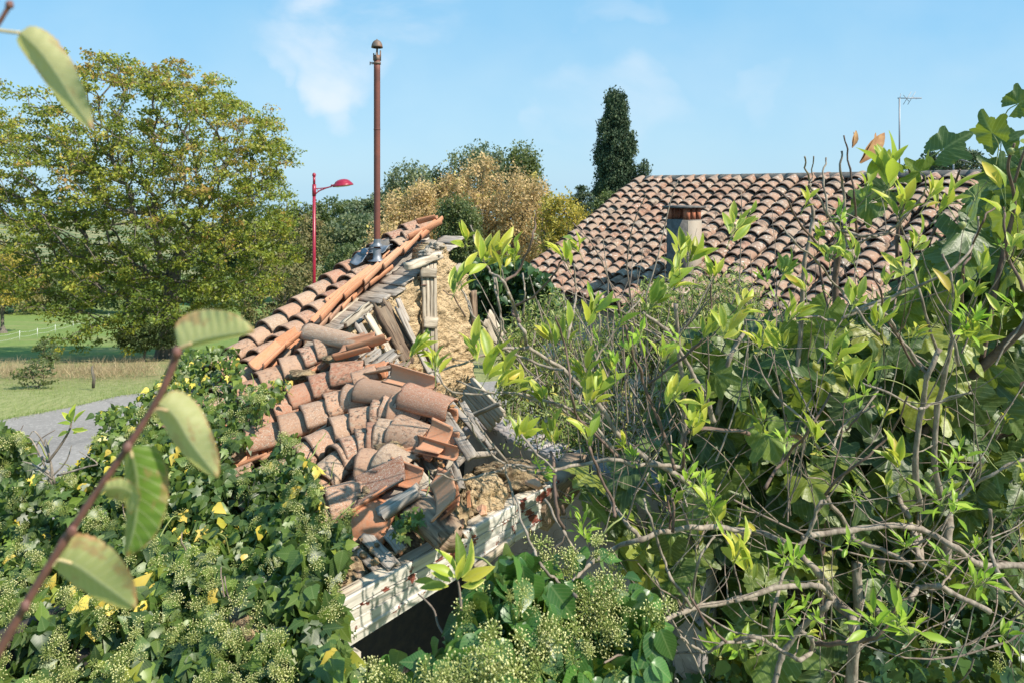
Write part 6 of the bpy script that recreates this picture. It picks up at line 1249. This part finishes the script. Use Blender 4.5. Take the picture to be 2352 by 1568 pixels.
# ------------------------------------------------------------------ out-of-focus twig close to the lens
t = NT('near_leaf'); lc = t.attr('lc').outputs['Vector']; r, g, ed, al = t.rnd(); sx = t.n('ShaderNodeSeparateXYZ', {0: lc}); ax = t.math('ABSOLUTE', sx.outputs[0])
base = t.ramp(r, [(0, (.28, .32, .10)), (.5, (.40, .41, .17)), (.75, (.45, .43, .22)), (1, (.10, .20, .015))])
w_ = t.math('FRACT', t.math('MULTIPLY', t.math('SUBTRACT', sx.outputs[1], t.math('MULTIPLY', ax, .32)), 10.0))
vein = t.math('MAXIMUM', t.rng(t.math('ABSOLUTE', t.math('SUBTRACT', w_, .5)), .07, .02), t.rng(ax, .05, .025)); c = t.mix(t.math('MULTIPLY', vein, .45), base, (.58, .56, .33))
nn_ = t.noise(t.n('ShaderNodeVectorMath', {0: lc, 1: t.n('ShaderNodeCombineXYZ', {0: t.math('MULTIPLY', r, 30.), 1: g}).outputs[0]}, operation='ADD').outputs[0], 3.0, 4, .6)
c = t.mix(t.math('MULTIPLY', t.rng(t.math('ADD', nn_, t.math('MULTIPLY', ed, .12)), .62, .70), .6), c, (.34, .16, .09)); c = t.mix(t.math('MULTIPLY', t.rng(t.math('ADD', ed, t.math('MULTIPLY', nn_, .5)), 1.12, 1.3), .7), c, (.55, .26, .13)); c = t.mix(t.rng(t.math('ADD', sx.outputs[1], t.math('MULTIPLY', nn_, .4)), 1.12, 1.2, 0, .75), c, (.42, .17, .08))
p_ = t.bsdf(c, .55, t.bump(vein, .25, .002), .3); tr = t.n('ShaderNodeBsdfTranslucent', {'Color': t.mix(.6, c, (.55, .55, .12))}); M['near_leaf'] = t.end(t.n('ShaderNodeMixShader', {0: .42, 1: p_, 2: tr.outputs[0]}).outputs[0])
def patch_leaf(mid, wl, wr, fl, fr, parent, rv, label=None, Y=.62, teeth=22):
    """serrated leaf laid over a midrib; wl / wr = blade widths on either side, fl / fr = how far each side leans away in depth"""
    n = 44; m = 8; C2 = catmull(np.array([(u, v, 0) for u, v in mid], float), 30); s = np.linalg.norm(np.diff(C2, axis=0), axis=1).cumsum(); s = np.concatenate(([0], s)) / s[-1]; ts = np.linspace(0, 1, n + 1)
    cx = np.interp(ts, s, C2[:, 0]); cy = np.interp(ts, s, C2[:, 1]); tx = np.gradient(cx); ty = np.gradient(cy); L = np.hypot(tx, ty); nx_, ny_ = -ty / L, tx / L
    V, E, lc_ = [], [], []
    for i, t_ in enumerate(ts):
        pr = math.sin(math.pi * min(1, t_ ** .62)) ** .5 if t_ < 1 else 0; pr = max(pr, .0)
        if t_ > .75: pr *= 1 - ((t_ - .75) / .25) ** 2 * .35
        tooth = 1 - .10 * ((t_ * teeth) % 1.0)
        for j in range(-m, m + 1):
            g_ = j / m; W = (wl if g_ < 0 else wr) * pr * (tooth if abs(g_) == 1 else 1); f = (fl if g_ < 0 else fr); off = abs(g_) * W * (1 if g_ > 0 else -1)
            wav = .0007 * math.sin(t_ * 62 + (3 if g_ > 0 else 0)) * abs(g_) + .006 * math.sin(t_ * 7 + (2 if g_ > 0 else 0)) * abs(g_) ** 2; u = cx[i] + nx_[i] * off; v = cy[i] + ny_[i] * off; y = Y + f * abs(g_) ** 1.5 * pr + wav
            V.append(D(u, v, y)); E.append(abs(g_) if 0 < t_ < 1 else 1); lc_.append((g_ * .5, t_, 0))
    k = 2 * m + 1; Fc = [(i * k + j, i * k + j + 1, (i + 1) * k + j + 1, (i + 1) * k + j) for i in range(n) for j in range(k - 1)]
    a = Acc(); rr = np.zeros((len(V), 4)); rr[:, 0] = rv; rr[:, 1] = rng.random(); rr[:, 2] = E; rr[:, 3] = .5; a.add(V, Fc, rr, lc_); o = a.build('leaf', M['near_leaf'], parent)
    if label: o['label'] = label
    return o
def near_twig():
    Yt = .60; e = empty('foreground_twig', D(0, 1500, Yt), 'blurred reddish twig with serrated pale leaves very close at the lower left', 'twig')
    tw = [(-30, 1545), (60, 1385), (165, 1215), (290, 1030), (345, 945), (380, 880), (408, 806)]; P = catmull([D(u, v, Yt) for u, v in tw], 8); a = Acc(); R = np.interp(np.linspace(0, 1, len(P)), [0, .3, .31, .33, .6, .62, .95, 1], [10.5, 9, 12, 8.5, 7.5, 7, 9, 10]) / F * Yt; tube(a, P, R, 10, bump=.03); a.build('stem', M['near_stem'], e)
    for (u, v) in ((165, 1218), (292, 1026), (58, 1390), (406, 808)):
        a = Acc(); lump(a, D(u, v, Yt - .004), np.array((11, 9, 13)) / F * Yt, .2, 5, 8, seed=u); a.build('bud', M['near_stem'], e)
    def pet(L, w=7):
        a = Acc(); Pq = catmull([D(u, v, Yt) for u, v in L], 6); tube(a, Pq, w / 2 / F * Yt, 8); a.build('leaf_stalk', M['near_stalk'], e)
    patch_leaf([(412, 800), (450, 785), (510, 772), (586, 762)], 70, 10, .012, .03, e, .55, 'pale leaf pointing right at the top of the twig', Yt); pet([(406, 812), (412, 800), (440, 788)])
    patch_leaf([(362, 925), (400, 955), (440, 1020), (500, 1096)], 62, 34, .01, .03, e, .6, 'pale leaf hanging to the lower right from the middle of the twig', Yt); pet([(345, 950), (362, 938), (385, 942)])
    patch_leaf([(298, 1025), (312, 1100), (310, 1190), (290, 1278)], 78, 26, .01, .03, e, .985, 'dark green backlit leaf hanging straight down', Yt + .01); pet([(290, 1030), (298, 1028), (304, 1050)])
    patch_leaf([(240, 1122), (275, 1118), (305, 1135), (300, 1180)], 22, 30, .0, .01, e, .3, 'small curled pale leaf beside the dark green one', Yt - .01); pet([(232, 1130), (250, 1115), (285, 1125)], 9)
    patch_leaf([(132, 1288), (175, 1300), (240, 1345), (312, 1396)], 84, 40, .005, .03, e, .35, 'lowest leaf with strong pale veins pointing to the lower right', Yt); pet([(120, 1300), (135, 1285), (165, 1292)])
    Yt = .56; e = empty('foreground_twig', D(-30, 60, Yt), 'blurred twig tip with one long curled brown-edged leaf at the upper left', 'twig'); a = Acc(); tube(a, catmull([D(-60, 130, Yt), D(-10, 65, Yt), D(24, 10, Yt)], 6), 5 / F * Yt, 8, bump=.05); a.build('stem', M['near_stem'], e)
    a = Acc(); lump(a, D(22, 12, Yt), np.array((9, 8, 10)) / F * Yt, .2, 5, 8, seed=3); a.build('bud', M['near_stem'], e)
    a = Acc(); tube(a, catmull([D(-30, 65, Yt), D(10, 72, Yt), D(45, 76, Yt)], 5), 4 / F * Yt, 8); a.build('leaf_stalk', M['near_stalk'], e)
    patch_leaf([(45, 75), (90, 118), (135, 180), (168, 235), (212, 298)], 50, 34, .004, .03, e, .7, None, Yt, 20)
M['near_stem'] = simple('red_brown_twig', (.17, .075, .06), .6, col2=(.10, .05, .04), scale=60); M['near_stalk'] = simple('pale_leaf_stalk', (.50, .42, .22), .6, col2=(.42, .30, .16), scale=40)
near_twig()

# ------------------------------------------------------------------ leaf litter, crumbs and moss caught between the tiles
a = Acc(); n = 420; P = []
for k in range(n):
    b_ = rng.uniform(-.8, .8); s_ = rng.uniform(-.6, .75 - .5 * max(0, b_ + .2)); P.append(loc2(s_, b_, -.10 + rng.uniform(-.02, .03)))
P = np.array(P); a.inst(T_IVYL, frames(P, rdir(n), unit(N3 + rng.normal(0, .5, (n, 3))), rng.uniform(.012, .035, n)), rng.random((n, 3)))
tag(a.build('leaf_litter', M['debris']), 'brown dead leaves caught between the curved tiles', 'leaf litter', None, 'stuff')
a = Acc()
for k in range(260):
    if k < 150: bb_ = rng.uniform(-.75, .8); c = loc2(rng.uniform(-.6, .7 - .55 * max(0, bb_ + .2)), bb_, -.115)
    else: c = BM(s0 + rng.uniform(-.3, 1.28), zt + rng.uniform(-.01, .05), -rng.uniform(.05, .22))
    r_ = rng.uniform(.006, .022); lump(a, c, (r_, r_ * rng.uniform(.6, 1), r_ * .7), .4, 5, 4, seed=k)
tag(a.build('rubble_crumbs', M['earth'], smooth=False), 'crumbs of earth and mortar scattered over the wall head and broken tiles', 'rubble', None, 'stuff')
a = Acc()
for k in range(60):
    s_ = rng.uniform(-.5, .15); b_ = rng.uniform(.1, .8); c = loc2(s_, b_, -.10); d = unit(A3 * rng.normal() + B3 * rng.normal() + N3 * .15 * rng.normal()); L = rng.uniform(.02, .06); plank(a, c, c + d * L, unit(N3 + rng.normal(0, .3, 3)), rng.uniform(.006, .02), .005, 3, .004, .01)
tag(a.build('wood_splinters', M['wood_pale']), 'small pale splinters of wood strewn over the collapsed side of the roof', 'splinters', None, 'stuff')
# weeds along the road edge and a few loose grass tussocks in the rough
a = Acc(); m = 2600; u = rng.uniform(-30, 400, m); x = rng.uniform(-12, -5, m); y = np.interp(x, [p[0] for p in edge], [p[1] for p in edge]) + rng.normal(0, .10, m); P = np.stack((x, y, np.full(m, .01)), 1)
a.inst(T_BLADE, frames(P, unit(rng.normal(0, .6, (m, 3)) + (0, 0, 1)), rdir(m), rng.uniform(.03, .11, m), 1.2), rng.random((m, 3))); tag(a.build('edge_grass', M['grass']), 'ragged grass creeping over the edge of the road', 'grass', None, 'stuff')
